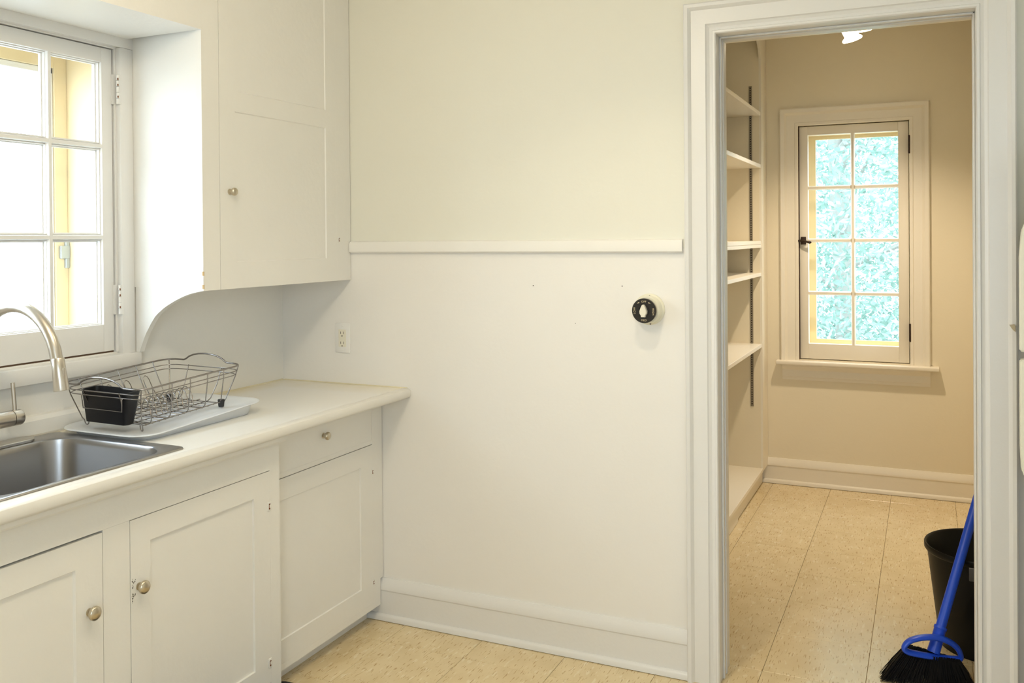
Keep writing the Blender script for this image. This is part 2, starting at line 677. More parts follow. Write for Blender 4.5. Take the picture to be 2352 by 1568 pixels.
def baseboard(name, axis, face, sgn, a0, a1, m, h=0.150, shoe=True):
    """profile extruded along axis, standing out from face in direction sgn"""
    p = [(0, 0.02), (0.016, 0.02), (0.016, h - 0.045), (0.019, h - 0.040), (0.019, h - 0.030), (0.012, h - 0.012), (0.006, h), (0, h)]
    st = struct(name)
    bm = bm_new()
    prism(bm, [(face + sgn * q[0], q[1]) for q in p], axis, a0, a1)
    obj('board', bm, m, st, 30)
    if shoe:
        bm = bm_new()
        q = [(0.0, 0.002), (0.028, 0.002)] + [(0.016 + 0.012 * math.cos(t), 0.012 + 0.012 * math.sin(t)) for t in (0.3, 0.8, 1.3)] + [(0.016, 0.024), (0, 0.024)]
        prism(bm, [(face + sgn * x, z) for x, z in q], axis, a0, a1)
        obj('shoe_moulding', bm, m, st, 30)
    return st


baseboard('baseboard_back', 'X', 0.0, -1, 0.375, XL - 0.097, m_trim)
baseboard('baseboard_far', 'X', FY, -1, 1.38, PXR, m_ptrim, 0.140)
baseboard('baseboard_far_right', 'Y', PXR, -1, 0.13, FY - 0.03, m_ptrim, 0.140)

# ------------------------------------------------------------------ doorway casing (door_1)
door = struct('door_1', loc=(XL, 0, 0))


def casing_profile():
    # (distance from opening edge outward, thickness)
    return [(0.0, 0.0), (0.0, 0.014), (0.003, 0.018), (0.009, 0.018), (0.011, 0.014), (0.020, 0.012), (0.028, 0.017), (0.031, 0.022),
            (0.075, 0.022), (0.078, 0.026), (0.084, 0.032), (0.093, 0.034), (0.097, 0.030), (0.097, 0.0)]


prof = casing_profile()


def frame_sweep(bm, x0, x1, zb, zt, prof, face, sgn, bottom=False):
    """mitred frame outside rectangle x0..x1, zb..zt on plane y=face, thickness dir sgn. 3 sides, or 4"""
    secs = []
    n = len(prof)

    def ring(px, pz, ox, oz):
        return [bm.verts.new(Vector((px + ox * d, face + sgn * t, pz + oz * d))) for d, t in prof]
    if bottom:
        rs = [ring(x0, zb, -1, -1), ring(x0, zt, -1, 1), ring(x1, zt, 1, 1), ring(x1, zb, 1, -1)]
        segs = [(0, 1), (1, 2), (2, 3), (3, 0)]
    else:
        rs = [ring(x0, zb, -1, 0), ring(x0, zt, -1, 1), ring(x1, zt, 1, 1), ring(x1, zb, 1, 0)]
        segs = [(0, 1), (1, 2), (2, 3)]
        bm.faces.new(rs[0])
        bm.faces.new(rs[3][::-1])
    for a, b_ in segs:
        for i in range(n):
            bm.faces.new((rs[a][i], rs[a][(i + 1) % n], rs[b_][(i + 1) % n], rs[b_][i]))
    bmesh.ops.recalc_face_normals(bm, faces=bm.faces[:])


bm = bm_new()
frame_sweep(bm, XL, XR, 0.0, DH, prof, 0.0, -1)
obj('casing', bm, m_trim, door, 25)
bm = bm_new()
frame_sweep(bm, XL, XR, 0.0, DH, prof, 0.13, 1)
obj('casing', bm, m_ptrim, door, 25)
# jambs
box_obj('jamb', m_trim, door, XL - 0.012, XL, 0.0, 0.13, 0.0, DH, 0.001)
box_obj('jamb', m_trim, door, XR, XR + 0.012, 0.0, 0.13, 0.0, DH, 0.001)
box_obj('jamb', m_trim, door, XL - 0.012, XR + 0.012, 0.0, 0.13, DH, DH + 0.012, 0.001)
# door stop beads on the jambs
for (a, b_) in ((0.035, 0.050), (0.070, 0.085)):
    bm = bm_new()
    bx(bm, XL, XL + 0.006, a, b_, 0, DH, 0.002)
    bx(bm, XR - 0.006, XR, a, b_, 0, DH, 0.002)
    bx(bm, XL, XR, a, b_, DH - 0.006, DH, 0.002)
    obj('stop_bead', bm, m_trim, door, 30)

# brass latch hook on the right casing
bm = bm_new()
prism(bm, [(2.448, 1.139), (2.460, 1.141), (2.461, 1.136), (2.461, 1.122), (2.455, 1.128)], 'Y', -0.060, -0.0337)
tag(obj('latch_hook', bm, mat('old_brass', (0.45, 0.36, 0.22), 0.35, 0.9)), 'small worn brass latch hook on the right door casing', 'hook')

# ------------------------------------------------------------------ KITCHEN WINDOW (window_1)
win = struct('window_1', loc=(0, -1.43, 1.045))


def sash_X(parent, xf, y0, y1, z0, z1, stile, toprail, botrail, cols, rows, m, mw=0.0098, thick=0.042):
    """sash facing +X; cols/rows: lists of opening intervals. front at xf"""
    xb = xf - thick
    bm = bm_new()
    bx(bm, xb, xf, y0, cols[0][0], z0, z1, 0.0015)
    bx(bm, xb, xf, cols[-1][1], y1, z0, z1, 0.0015)
    bx(bm, xb, xf, cols[0][0], cols[-1][1], rows[-1][1], z1, 0.0015)
    bx(bm, xb, xf, cols[0][0], cols[-1][1], z0, rows[0][0], 0.0015)
    s = obj('sash', bm, m, parent, 30)
    # muntins: vertical then horizontal pieces
    for k in range(len(cols) - 1):
        a, b_ = cols[k][1], cols[k + 1][0]
        mdl = (a + b_) / 2
        bm = bm_new()
        prism(bm, [(xf, mdl - mw / 2), (xf, mdl + mw / 2), (xf - 0.010, b_ + 0.002), (xf - 0.030, b_ + 0.003), (xf - 0.038, mdl + 0.003), (xf - 0.038, mdl - 0.003), (xf - 0.030, a - 0.003), (xf - 0.010, a - 0.002)], 'Z', rows[0][0], rows[-1][1])
        obj('muntin', bm, m, s, 20)
    for j in range(len(rows) - 1):
        a, b_ = rows[j][1], rows[j + 1][0]
        mdl = (a + b_) / 2
        for (c0, c1) in cols:
            bm = bm_new()
            prism(bm, [(xf - 0.0003, mdl - mw / 2), (xf - 0.0003, mdl + mw / 2), (xf - 0.012, b_), (xf - 0.030, b_), (xf - 0.038, mdl), (xf - 0.030, a), (xf - 0.012, a)], 'Y', c0 - 0.003, c1 + 0.003)
            # prism 'Y' takes (x,z)
            obj('muntin', bm, m, s, 20)
    # stepped glazing rebates around each opening
    for (c0, c1) in cols:
        for (r0, r1) in rows:
            bm = bm_new()
            for i, xa, xb_ in ((0.003, 0.010, 0.022), (0.006, 0.022, 0.032)):
                bx(bm, xf - xb_, xf - xa, c0, c0 + i, r0, r1)
                bx(bm, xf - xb_, xf - xa, c1 - i, c1, r0, r1)
                bx(bm, xf - xb_, xf - xa, c0 + i, c1 - i, r0, r0 + i)
                bx(bm, xf - xb_, xf - xa, c0 + i, c1 - i, r1 - i, r1)
            obj('glazing_bead', bm, m, s)
            bm = bm_new()
            bx(bm, xf - 0.036, xf - 0.033, c0, c1, r0, r1)
            obj('pane', bm, m_glass, s)
    return s


rows1 = [(1.132, 1.387), (1.403, 1.661), (1.677, 1.922)]
# right-hand leaf: three panes wide
c_r = [(-1.373, -1.200), (-1.190, -1.017), (-1.007, -0.834)]
sash_X(win, -0.010, -1.405, -0.796, 1.050, 1.966, 0.03, 0.04, 0.08, c_r, rows1, m_trim)
c_l = [(-1.985, -1.812), (-1.802, -1.629), (-1.619, -1.446)]
sash_X(win, -0.010, -2.022, -1.409, 1.050, 1.966, 0.03, 0.04, 0.08, c_l, rows1, m_trim)
# inner frame strip and casing
bm = bm_new()
bx(bm, -0.06, -0.006, -0.791, -0.783, 1.045, 1.972, 0.001)
bx(bm, -0.06, -0.006, -2.035, -2.027, 1.045, 1.972, 0.001)
bx(bm, -0.06, -0.006, -2.035, -0.783, 1.969, 1.978, 0.001)
obj('frame', bm, m_trim, win)
bm = bm_new()
bx(bm, -0.012, 0.012, -0.784, -0.735, 1.035, 1.9742, 0.003)
bx(bm, -0.012, 0.012, -2.085, -2.034, 1.035, 1.9742, 0.003)
bx(bm, -0.012, 0.012, -2.085, -0.735, 1.9744, 2.006)
obj('casing', bm, m_trim, win, 30)
bm = bm_new()
bx(bm, -0.034, -0.013, -2.020, -0.797, 1.0402, 1.0496)
obj('sash_shade_strip', bm, m_dark, win)  # dark strip standing in for the shade under the sash
# sill / stool board below the sash
bm = bm_new()
bx(bm, -0.05, 0.026, -2.09, -0.722, 0.992, 1.040, 0.005)
obj('window_sill', bm, m_trim, win, 30)
# painted butt hinges
for zc in (1.845, 1.205):
    bm = bm_new()
    for k in range(5):
        lathe(bm, [(0.004, 0), (0.0048, 0.001), (0.0048, 0.016), (0.004, 0.017)], (0.008, -0.789, zc - 0.045 + k * 0.018), (0, 0, 1), 10)
    bx(bm, -0.013, -0.004, -0.800, -0.789, zc - 0.045, zc + 0.045)
    bx(bm, 0.008, 0.0135, -0.789, -0.780, zc - 0.045, zc + 0.045)
    h = obj('hinge', bm, m_trim, win, 30)
    for dz in (-0.026, 0.010, 0.028):
        bm = bm_new()
        bx(bm, 0.0105, 0.0137, -0.7935, -0.7915, zc + dz, zc + dz + 0.006)
        obj('rust_spot', bm, m_rust, h)
# outer reveal: yellow painted box frame
bm = bm_new()
bx(bm, -0.215, -0.062, -0.800, -0.786, 1.02, 1.985)
bx(bm, -0.215, -0.062, -2.034, -2.020, 1.02, 1.985)
bx(bm, -0.215, -0.062, -2.020, -0.800, 1.960, 1.985)
bx(bm, -0.24, -0.062, -2.020, -0.800, 1.02, 1.042)
obj('outer_reveal', bm, m_extwood, win)
bm = bm_new()
bx(bm, -0.222, -0.200, -0.845, -0.800, 1.042, 1.960, 0.002)
bx(bm, -0.222, -0.200, -2.020, -1.975, 1.042, 1.960, 0.002)
bx(bm, -0.222, -0.200, -1.975, -0.845, 1.918, 1.960, 0.002)
bx(bm, -0.222, -0.200, -1.975, -0.845, 1.042, 1.085, 0.002)
bx(bm, -0.222, -0.200, -1.450, -1.410, 1.085, 1.918, 0.002)
obj('storm_frame', bm, m_extwood, win)
bm = bm_new()
bx(bm, -0.226, -0.205, -0.864, -0.846, 1.086, 1.917, 0.002)
bx(bm, -0.226, -0.205, -1.409, -0.846, 1.899, 1.917, 0.002)
bx(bm, -0.226, -0.205, -1.409, -1.391, 1.086, 1.899, 0.002)
bx(bm, -0.226, -0.205, -1.391, -0.864, 1.086, 1.104, 0.002)
obj('storm_sash', bm, m_outwhite, win)
bm = bm_new()
bx(bm, -0.204, -0.192, -0.815, -0.801, 1.30, 1.40, 0.002)
bx(bm, -0.199, -0.190, -0.834, -0.801, 1.33, 1.37, 0.002)
obj('outer_hinge', bm, mat('galvanised', (0.45, 0.50, 0.55), 0.4, 0.8), win)

# unseen window added in the rear wall for general daylight from behind the camera
w3 = struct('added_window_3', loc=(2.6, KY, RW[2]))
for k in range(4):
    xx = RW[0] + (RW[1] - RW[0]) * k / 3
    box_obj('stile', m_trim, w3, xx - 0.03, xx + 0.03, KY - 0.09, KY - 0.03, RW[2], RW[3], 0.002)
for zz in (RW[2], RW[3]):
    box_obj('rail', m_trim, w3, RW[0], RW[1], KY - 0.088, KY - 0.032, zz - 0.03, zz + 0.03, 0.002)
for k in range(3):
    xa = RW[0] + (RW[1] - RW[0]) * k / 3 + 0.03
    box_obj('pane', m_glass, w3, xa, xa + (RW[1] - RW[0]) / 3 - 0.06, KY - 0.062, KY - 0.058, RW[2] + 0.03, RW[3] - 0.03)

# header box above the window
bm = bm_new()
bx(bm, -0.01, 0.308, -2.20, -0.7552, 2.004, CEIL)
bx(bm, -0.01, 0.014, -0.7552, -0.7352, 2.004, CEIL)
struct('trim_2', bm, m_cab)
# ledge along the wall behind the counter
bm = bm_new()
prism(bm, [(-0.012, 0.846), (0.008, 0.846), (0.012, 0.852), (0.012, 0.890), (0.004, 0.901), (-0.012, 0.904)], 'Y', -2.3, -0.70)
# prism 'Y' -> (x,z)
struct('trim_3', bm, m_paint, smooth=30)

# ------------------------------------------------------------------ UPPER CABINET
uc = thing('wall_cabinet', 'white painted upper cabinet with scalloped side beside the kitchen window', 'cabinet', (0.15, -0.38, 1.234))
bm = bm_new()
bx(bm, -0.008, 0.286, -0.735, -0.003, 1.240, CEIL - 0.002)
obj('carcass', bm, m_cab, uc)
bm = bm_new()
bx(bm, 0.2862, 0.308, -0.755, -0.6845, 1.234, CEIL - 0.002)
bx(bm, 0.2862, 0.308, -0.0895, -0.003, 1.234, CEIL - 0.002)
obj('face_frame', bm, m_cab, uc)
bm = bm_new()
framed_panel(bm, 'X', 0.308, -0.6825, -0.0897, 1.234, 2.47, [(-0.615, -0.149, 1.315, 1.78), (-0.60, -0.149, 1.842, 2.40)], 0.02, 0.0035, 0.003)
dr = obj('door', bm, m_cab, uc)


def knob(parent, x, y, z, r=0.0165, L=0.026):
    bm = bm_new()
    lathe(bm, [(0.0095, 0), (0.0095, 0.002), (0.006, 0.004), (0.0055, 0.009), (0.007, 0.012), (r * 0.9, L * 0.52), (r, L * 0.66), (r * 0.97, L * 0.80), (r * 0.85, L * 0.88), (r * 0.55, L * 0.97), (0.0, L)], (x, y, z), (1, 0, 0), 28)
    return obj('knob', bm, m_knob, parent, 50)


knob(dr, 0.308, -0.640, 1.531, 0.0125, 0.026)
# scalloped side panel
ctrl = [(0.3060, 1.2336), (0.2917, 1.2315), (0.2499, 1.2232), (0.2018, 1.2075), (0.1547, 1.1868), (0.1298, 1.1728), (0.1047, 1.1555), (0.0890, 1.1395), (0.0752, 1.1220), (0.0574, 1.0972), (0.0443, 1.0738), (0.0331, 1.0504), (0.0290, 1.0394)]


def catmull(c, n=5):
    out_ = []
    for i in range(len(c) - 1):
        p0_, p1_, p2_, p3_ = c[max(i - 1, 0)], c[i], c[i + 1], c[min(i + 2, len(c) - 1)]
        for k in range(n):
            t_ = k / n
            out_.append(tuple(0.5 * ((2 * p1_[j]) + (-p0_[j] + p2_[j]) * t_ + (2 * p0_[j] - 5 * p1_[j] + 4 * p2_[j] - p3_[j]) * t_ ** 2 + (-p0_[j] + 3 * p1_[j] - 3 * p2_[j] + p3_[j]) * t_ ** 3) for j in (0, 1)))
    out_.append(c[-1])
    return out_


curve = catmull(ctrl)
pts = [(0.3075, CEIL - 0.002), (0.3075, 1.234)] + curve[1:] + [(0.0135, 1.0394), (0.0135, CEIL - 0.002)]
bm = bm_new()
v0, v1 = [], []
for (x, z) in pts:
    ty = -0.7555 + (0.3075 - x) / 0.29 * 0.022
    v0.append(bm.verts.new((x, ty, z)))
    v1.append(bm.verts.new((x, ty + 0.018, z)))
bm.faces.new(v0)
bm.faces.new(v1[::-1])
for i in range(len(pts)):
    j = (i + 1) % len(pts)
    bm.faces.new((v0[i], v1[i], v1[j], v0[j]))
obj('side_panel', bm, m_cab, uc)


def painted_hinge(parent, x, y, z, big=True):
    bm = bm_new()
    s = 0.013 if big else 0.009
    bx(bm, x - 0.001, x + 0.0022, y - s * 0.55, y + s * 0.55, z - s, z + s, 0.0008)
    h = obj('hinge', bm, m_cab, parent, 30)
    bm = bm_new()
    bx(bm, x + 0.001, x + 0.0028, y - 0.0035, y + 0.0018, z - s * 0.7, z - s * 0.35)
    bx(bm, x + 0.001, x + 0.0028, y - 0.0035, y - 0.0017, z - s * 0.35, z + s * 0.5)
    bx(bm, x + 0.001, x + 0.0028, y - 0.0035, y + 0.0025, z + s * 0.35, z + s * 0.6)
    obj('rust_spot', bm, m_rust, h)


painted_hinge(uc, 0.308, -0.076, 1.382, False)
# chips of bare wood on the front corner
for (y, z) in ((-0.7555, 1.285), (-0.7555, 1.246)):
    bm = bm_new()
    bx(bm, 0.304, 0.3088, y - 0.0005, y + 0.003, z - 0.006, z + 0.006)
    obj('chip', bm, m_chip, uc)

# ------------------------------------------------------------------ SINK CABINET
sc_ = thing('sink_cabinet', 'white painted sink base cabinet with round knobs under the window', 'cabinet', (0.25, -1.3, 0))
XS = 0.500
bm = bm_new()
bx(bm, 0.0, 0.478, -2.25, -0.662, 0.10, 0.600)
bx(bm, 0.470, 0.4785, -2.25, -0.662, 0.10, 0.80)
obj('carcass', bm, m_dark, sc_)  # dark body colours in the shade behind the door gaps
bm = bm_new()
ff = [(-0.7005, -0.657, 0.055, 0.812), (-1.2905, -1.2125, 0.055, 0.7105), (-2.25, -1.803, 0.055, 0.7105), (-2.25, -0.7005, 0.7108, 0.812), (-1.2125, -0.7005, 0.055, 0.09), (-1.803, -1.2905, 0.055, 0.09)]
for (a, b_, c, d) in ff:
    bx(bm, 0.479, XS, a, b_, c, d)
obj('face_frame', bm, m_cab, sc_)
bm = bm_new()
bx(bm, 0.40, 0.479, -2.25, -0.675, 0.0, 0.055)
obj('plinth', bm, m_cab, sc_)
bm = bm_new()
bx(bm, 0.35, 0.478, -0.662, -0.657, 0.055, 0.812)
obj('side_panel', bm, m_cab, sc_)
bm = bm_new()
framed_panel(bm, 'X', XS, -1.2105, -0.7007, 0.092, 0.7088, [(-1.148, -0.769, 0.150, 0.645)], 0.02, 0.006, 0.001)
d1 = obj('door', bm, m_cab, sc_)
knob(d1, XS, -1.185, 0.543)
bm = bm_new()
framed_panel(bm, 'X', XS + 0.002, -1.8010, -1.2935, 0.092, 0.7058, [(-1.735, -1.367, 0.150, 0.643)], 0.02, 0.006, 0.003)
d2 = obj('door', bm, m_cab, sc_)
knob(d2, XS + 0.002, -1.331, 0.535)
painted_hinge(sc_, XS, -0.704, 0.607)
painted_hinge(sc_, XS, -0.706, 0.150)
# flaked paint around the knob, bare edges
bm = bm_new()
rf = random.Random(4)
flk = [(-1.2062, 0.566 - 0.0035 * k) for k in range(17)] + [(-1.2030 + 0.0012 * k, 0.556 + 0.0009 * k) for k in range(7)] + [(-1.2025 + 0.0006 * k, 0.551 - 0.003 * k) for k in range(3)] \
    + [(-1.2035 + 0.0011 * k, 0.521 + 0.0012 * k) for k in range(7)] + [(-1.2035 + 0.0004 * k, 0.530 - 0.002 * k) for k in range(4)]
for (y, z) in flk:
    if rf.random() < 0.22:
        continue
    y += rf.gauss(0, 0.0004)
    z += rf.gauss(0, 0.0007)
    rr0 = rf.uniform(0.0005, 0.0016)
    ang = rf.uniform(0, PI)
    prism(bm, [(y + rr0 * rf.uniform(0.5, 1.2) * math.cos(ang + g), z + 1.3 * rr0 * rf.uniform(0.6, 1.3) * math.sin(ang + g)) for g in (0, 1.2, 2.5, 3.7, 5.0)], 'X', XS - 0.001, XS + 0.0003)
obj('flaked_paint', bm, mat('flaked_dark', (0.10, 0.09, 0.07), 0.7), sc_)
bm = bm_new()
prism(bm, [(0.500, 0.790), (0.530, 0.792), (0.533, 0.797), (0.533, 0.812), (0.500, 0.812)], 'Y', -2.25, -0.662)
obj('moulding', bm, m_cab, sc_, 30)

# ------------------------------------------------------------------ DRAWER CABINET
dc = thing('drawer_cabinet', 'white painted narrow base cabinet with one drawer against the back wall', 'cabinet', (0.22, -0.33, 0))
XB = 0.437
bm = bm_new()
bx(bm, 0.0, 0.414, -0.655, -0.036, 0.055, 0.811)
obj('carcass', bm, m_dark, dc)  # shade behind drawer and door gaps is in this dark colour
bm = bm_new()
for (a, b_, c, d) in [(-0.068, -0.003, 0.152, 0.812), (-0.068, -0.020, 0.057, 0.152), (-0.655, -0.068, 0.808, 0.812), (-0.655, -0.068, 0.057, 0.078), (-0.655, -0.630, 0.078, 0.808)]:
    bx(bm, 0.4145, XB, a, b_, c, d)
obj('face_frame', bm, m_cab, dc)
bm = bm_new()
bx(bm, 0.30, 0.384, -0.655, -0.030, 0.0, 0.054, 0.002)
obj('plinth', bm, m_cab, dc)
bm = bm_new()
framed_panel(bm, 'X', XB, -0.6300, -0.0682, 0.0782, 0.6470, [(-0.58, -0.141, 0.150, 0.580)], 0.02, 0.004, 0.002)
obj('door', bm, m_cab, dc)
bm = bm_new()
prism(bm, [(0.4150, 0.6495), (XB, 0.6495), (XB, 0.664), (XB - 0.0009, 0.6655), (XB - 0.0009, 0.806), (0.4150, 0.806)], 'Y', -0.630, -0.0682)
dw = obj('drawer', bm, m_cab, dc)
knob(dw, XB - 0.0025, -0.352, 0.737, 0.0135, 0.026)
painted_hinge(dc, XB, -0.067, 0.550, False)
painted_hinge(dc, XB, -0.066, 0.153, False)

# ------------------------------------------------------------------ COUNTERTOP
ZC = 0.846
SK = (0.045, 0.488, -1.572, -1.046)     # sink cut-out
ct = thing('countertop', 'white laminate countertop with yellowed edge running to the back wall', 'countertop', (0.27, -1.1, 0.812))
bm = bm_new()
bx(bm, -0.008, 0.528, SK[3], -0.004, 0.8125, ZC)
bx(bm, -0.008, 0.528, -2.3, SK[2], 0.8125, ZC)
bx(bm, -0.008, SK[0], SK[2], SK[3], 0.8125, ZC)
bx(bm, SK[1], 0.528, SK[2], SK[3], 0.8125, ZC)
obj('top', bm, m_lam, ct)
bm = bm_new()
prism(bm, [(0.528, 0.8122), (0.550, 0.8122), (0.5570, 0.815), (0.5605, 0.821), (0.5605, 0.836), (0.557, 0.843), (0.550, ZC), (0.528, ZC)], 'Y', -2.3, -0.004)
obj('front_edge', bm, m_edge, ct, 40)

m_caulk = mat('yellowed_caulk', (0.83, 0.75, 0.52), 0.6, vary=(25, 0.2))
bm = bm_new()
prism(bm, [(-0.0095, ZC), (-0.0035, ZC + 0.0002), (-0.0095, ZC + 0.004)], 'Y', -0.69, -0.003)
obj('caulk_line', bm, m_caulk, ct)
bm = bm_new()
prism(bm, [(-0.0005, ZC), (-0.006, ZC + 0.0002), (-0.0005, ZC + 0.0032)], 'X', -0.003, 0.545)
obj('caulk_line', bm, m_caulk, ct)

# ------------------------------------------------------------------ SINK
sk = thing('kitchen_sink', 'brushed stainless steel drop-in sink set in the white countertop', 'sink', (0.27, -1.31, ZC))
O = (0.020, 0.506, -1.592, -1.029)
I = (0.088, 0.482, -1.548, -1.066)


def rr(a, r, z, d=0.0, n=8):
    return rrect(a[0] + d, a[1] - d, a[2] + d, a[3] - d, r, z, n)


bm = bm_new()
loft(bm, [rr(O, 0.022, ZC + 0.0003), rr(O, 0.022, ZC + 0.0035, 0.001), rr(O, 0.022, ZC + 0.0048, 0.004), rr(I, 0.072, ZC + 0.0042, -0.006), rr(I, 0.070, ZC + 0.001, 0.0), rr(I, 0.066, ZC - 0.012, 0.003),
          rr(I, 0.064, ZC - 0.140, 0.010), rr(I, 0.060, ZC - 0.165, 0.018), rr(I, 0.050, ZC - 0.178, 0.036), rr(I, 0.020, ZC - 0.184, 0.12)], close_end=True)
obj('bowl', bm, m_steel, sk, 50)
bm = bm_new()
lathe(bm, [(0.045, -0.001), (0.045, 0.003), (0.036, 0.004), (0.030, 0.001), (0.0, 0.001)], (0.28, -1.31, ZC - 0.184), (0, 0, 1), 24)
obj('drain', bm, m_nick, sk, 40)

# ------------------------------------------------------------------ FAUCET
FX, FYY = 0.062, -1.29
fa = thing('faucet', 'brushed nickel gooseneck pull-down faucet behind the sink', 'faucet', (FX, FYY, ZC + 0.005))
bm = bm_new()
loft(bm, [rrect(0.026, 0.080, -1.452, -1.128, 0.026, ZC + 0.0052, 6), rrect(0.026, 0.080, -1.452, -1.128, 0.026, ZC + 0.011, 6), rrect(0.029, 0.077, -1.449, -1.131, 0.024, ZC + 0.0135, 6)], True, True)
obj('base_plate', bm, m_nick, fa, 40)
bm = bm_new()
lathe(bm, [(0.027, 0.0), (0.027, 0.010), (0.0235, 0.014), (0.0235, 0.115), (0.019, 0.122), (0.0145, 0.126)], (FX, FYY, ZC + 0.013), (0, 0, 1), 28)
obj('body', bm, m_nick, fa, 40)
bm = bm_new()
path = [(FX, FYY, ZC + 0.13), (FX, FYY, 1.03), (FX, FYY, 1.06)]
cxa, R, zt = 0.2085, 0.1465, 1.078
for k in range(0, 19):
    a = PI - (PI - 0.16) * k / 18
    path.append((cxa + R * math.cos(a), FYY, zt + R * math.sin(a)))
path.append((0.3575, FYY, 1.090))
tube(bm, path, 0.0142, 20)
obj('spout', bm, m_nick, fa, 60)
bm = bm_new()
dirv = Vector((0.012, 0, -0.075)).normalized()
st = Vector((0.3565, FYY, 1.104))
lathe(bm, [(0.0138, 0), (0.0150, 0.002), (0.0155, 0.030), (0.0175, 0.076), (0.0170, 0.078), (0.014, 0.0785)], st, dirv, 28)
hd = obj('spray_head', bm, m_nick, fa, 40)
bm = bm_new()
bx(bm, 0.3705, 0.3805, FYY - 0.004, FYY + 0.004, 1.052, 1.082, 0.002)
obj('spray_button', bm, m_nick, hd, 30)
bm = bm_new()
lathe(bm, [(0.0200, 0.018), (0.0205, 0.022), (0.0205, 0.074)], (0.090, FYY, 0.926), (0, 1, 0), 28)
bx(bm, FX, 0.09, FYY - 0.012, FYY + 0.020, 0.912, 0.940)
obj('handle_socket', bm, m_nick, fa, 40)
bm = bm_new()
lathe(bm, [(0.0190, 0.0741), (0.0195, 0.0748), (0.0190, 0.0756)], (0.090, FYY, 0.926), (0, 1, 0), 28)
obj('ring', bm, m_slot, fa)
bm = bm_new()
lathe(bm, [(0.0205, 0.0757), (0.0205, 0.098), (0.019, 0.101), (0.0, 0.102)], (0.090, FYY, 0.926), (0, 1, 0), 28)
hn = obj('handle', bm, m_nick, fa, 40)
bm = bm_new()
tube(bm, [(0.090, -1.205, 0.940), (0.089, -1.207, 0.98), (0.088, -1.209, 1.018)], 0.0052, 14)
obj('lever', bm, m_nick, hn, 60)

# ------------------------------------------------------------------ DRAIN TRAY
tr_ = None
TX0, TX1, TY0, TY1 = 0.028, 0.372, -1.045, -0.545


def ts(p, dz=0.0):
    # tray surface slopes toward the sink
    return (p[0], p[1], 0.8615 + 0.047 * (p[1] + 1.03) + dz)


def tl_(d, r, dz, flat=None):
    out_ = []
    for q in rrect(TX0 + d, TX1 - d, TY0 + d, TY1 - d, r, 0, 8):
        if flat is not None:
            out_.append((q[0], q[1], flat))
        else:
            out_.append(ts(q, dz))
    return out_


bm = bm_new()
loft(bm, [tl_(0.030, 0.05, 0, ZC + 0.0006), tl_(0.022, 0.055, -0.008), tl_(0.004, 0.07, -0.0015), tl_(0.0, 0.07, 0.001), tl_(0.004, 0.07, 0.0025), tl_(0.016, 0.06, 0.0005), tl_(0.022, 0.055, -0.0035)], True, True)
tray = tag(obj('drain_tray', bm, m_tray, None, 40), 'translucent white plastic drain tray under the wire dish rack', 'tray')

# ------------------------------------------------------------------ DISH RACK
RC = Vector((0.1959, -0.8304, 0.872))
th = 0.0075


def R3(u, w_, h):
    c, s = math.cos(th), math.sin(th)
    return (RC.x + u * c - w_ * s, RC.y + u * s + w_ * c, RC.z - 0.0129 * u + 0.047 * w_ + h)


rk = thing('dish_rack', 'chrome wire dish rack standing in the white drain tray', 'dish rack', tuple(RC))


def wire(name, pts, r=0.0016, closed=False, parent=rk, n=6, m=m_wire):
    bm = bm_new()
    tube(bm, [R3(*p) for p in pts], r, n, closed)
    return obj(name, bm, m, parent, 60)


def loop_pts(hu, hw, r, h, hump=None, n=7):
    pts = []
    for cx, cy, a0 in ((hu - r, hw - r, 0), (-hu + r, hw - r, PI / 2), (-hu + r, -hw + r, PI), (hu - r, -hw + r, 1.5 * PI)):
        for i in range(n + 1):
            a = a0 + PI / 2 * i / n
            pts.append((cx + r * math.cos(a), cy + r * math.sin(a), h))
        if hump and a0 in (0, PI):
            s = -1 if a0 == 0 else 1
            us = [s * x for x in (-0.088, -0.080, -0.066, -0.048, -0.026, 0, 0.026, 0.048, 0.066, 0.080, 0.088)]
            hs = [0, 0.003, 0.012, 0.0185, 0.0225, 0.024, 0.0225, 0.0185, 0.012, 0.003, 0]
            yy = hw if a0 == 0 else -hw
            for u_, h_ in zip(us, hs):
                pts.append((u_, yy, h + h_))
    return pts


wire('rim', loop_pts(0.152, 0.200, 0.042, 0.1241, True), 0.0026, True, n=8)
wire('hoop', loop_pts(0.147, 0.196, 0.040, 0.108), 0.0015, True)
wire('hoop', loop_pts(0.144, 0.193, 0.040, 0.096), 0.0015, True)
BU, BW = 0.1065, 0.154
# long-side uprights, base cross wires
for wr in (-0.160, -0.091, -0.022, 0.046, 0.113):
    wl, wb = wr + 0.019, wr + 0.031
    pts = [(-0.1505, wl, 0.124), (-0.143, wl + 0.003, 0.100), (-BU - 0.006, wb, 0.024), (-BU + 0.004, wb, 0.0145), (0.0, wb, 0.0135), (BU - 0.004, wb, 0.0145), (BU + 0.005, wb, 0.024), (0.145, wr + 0.006, 0.100), (0.1505, wr, 0.124)]
    wire('side_wire', pts)
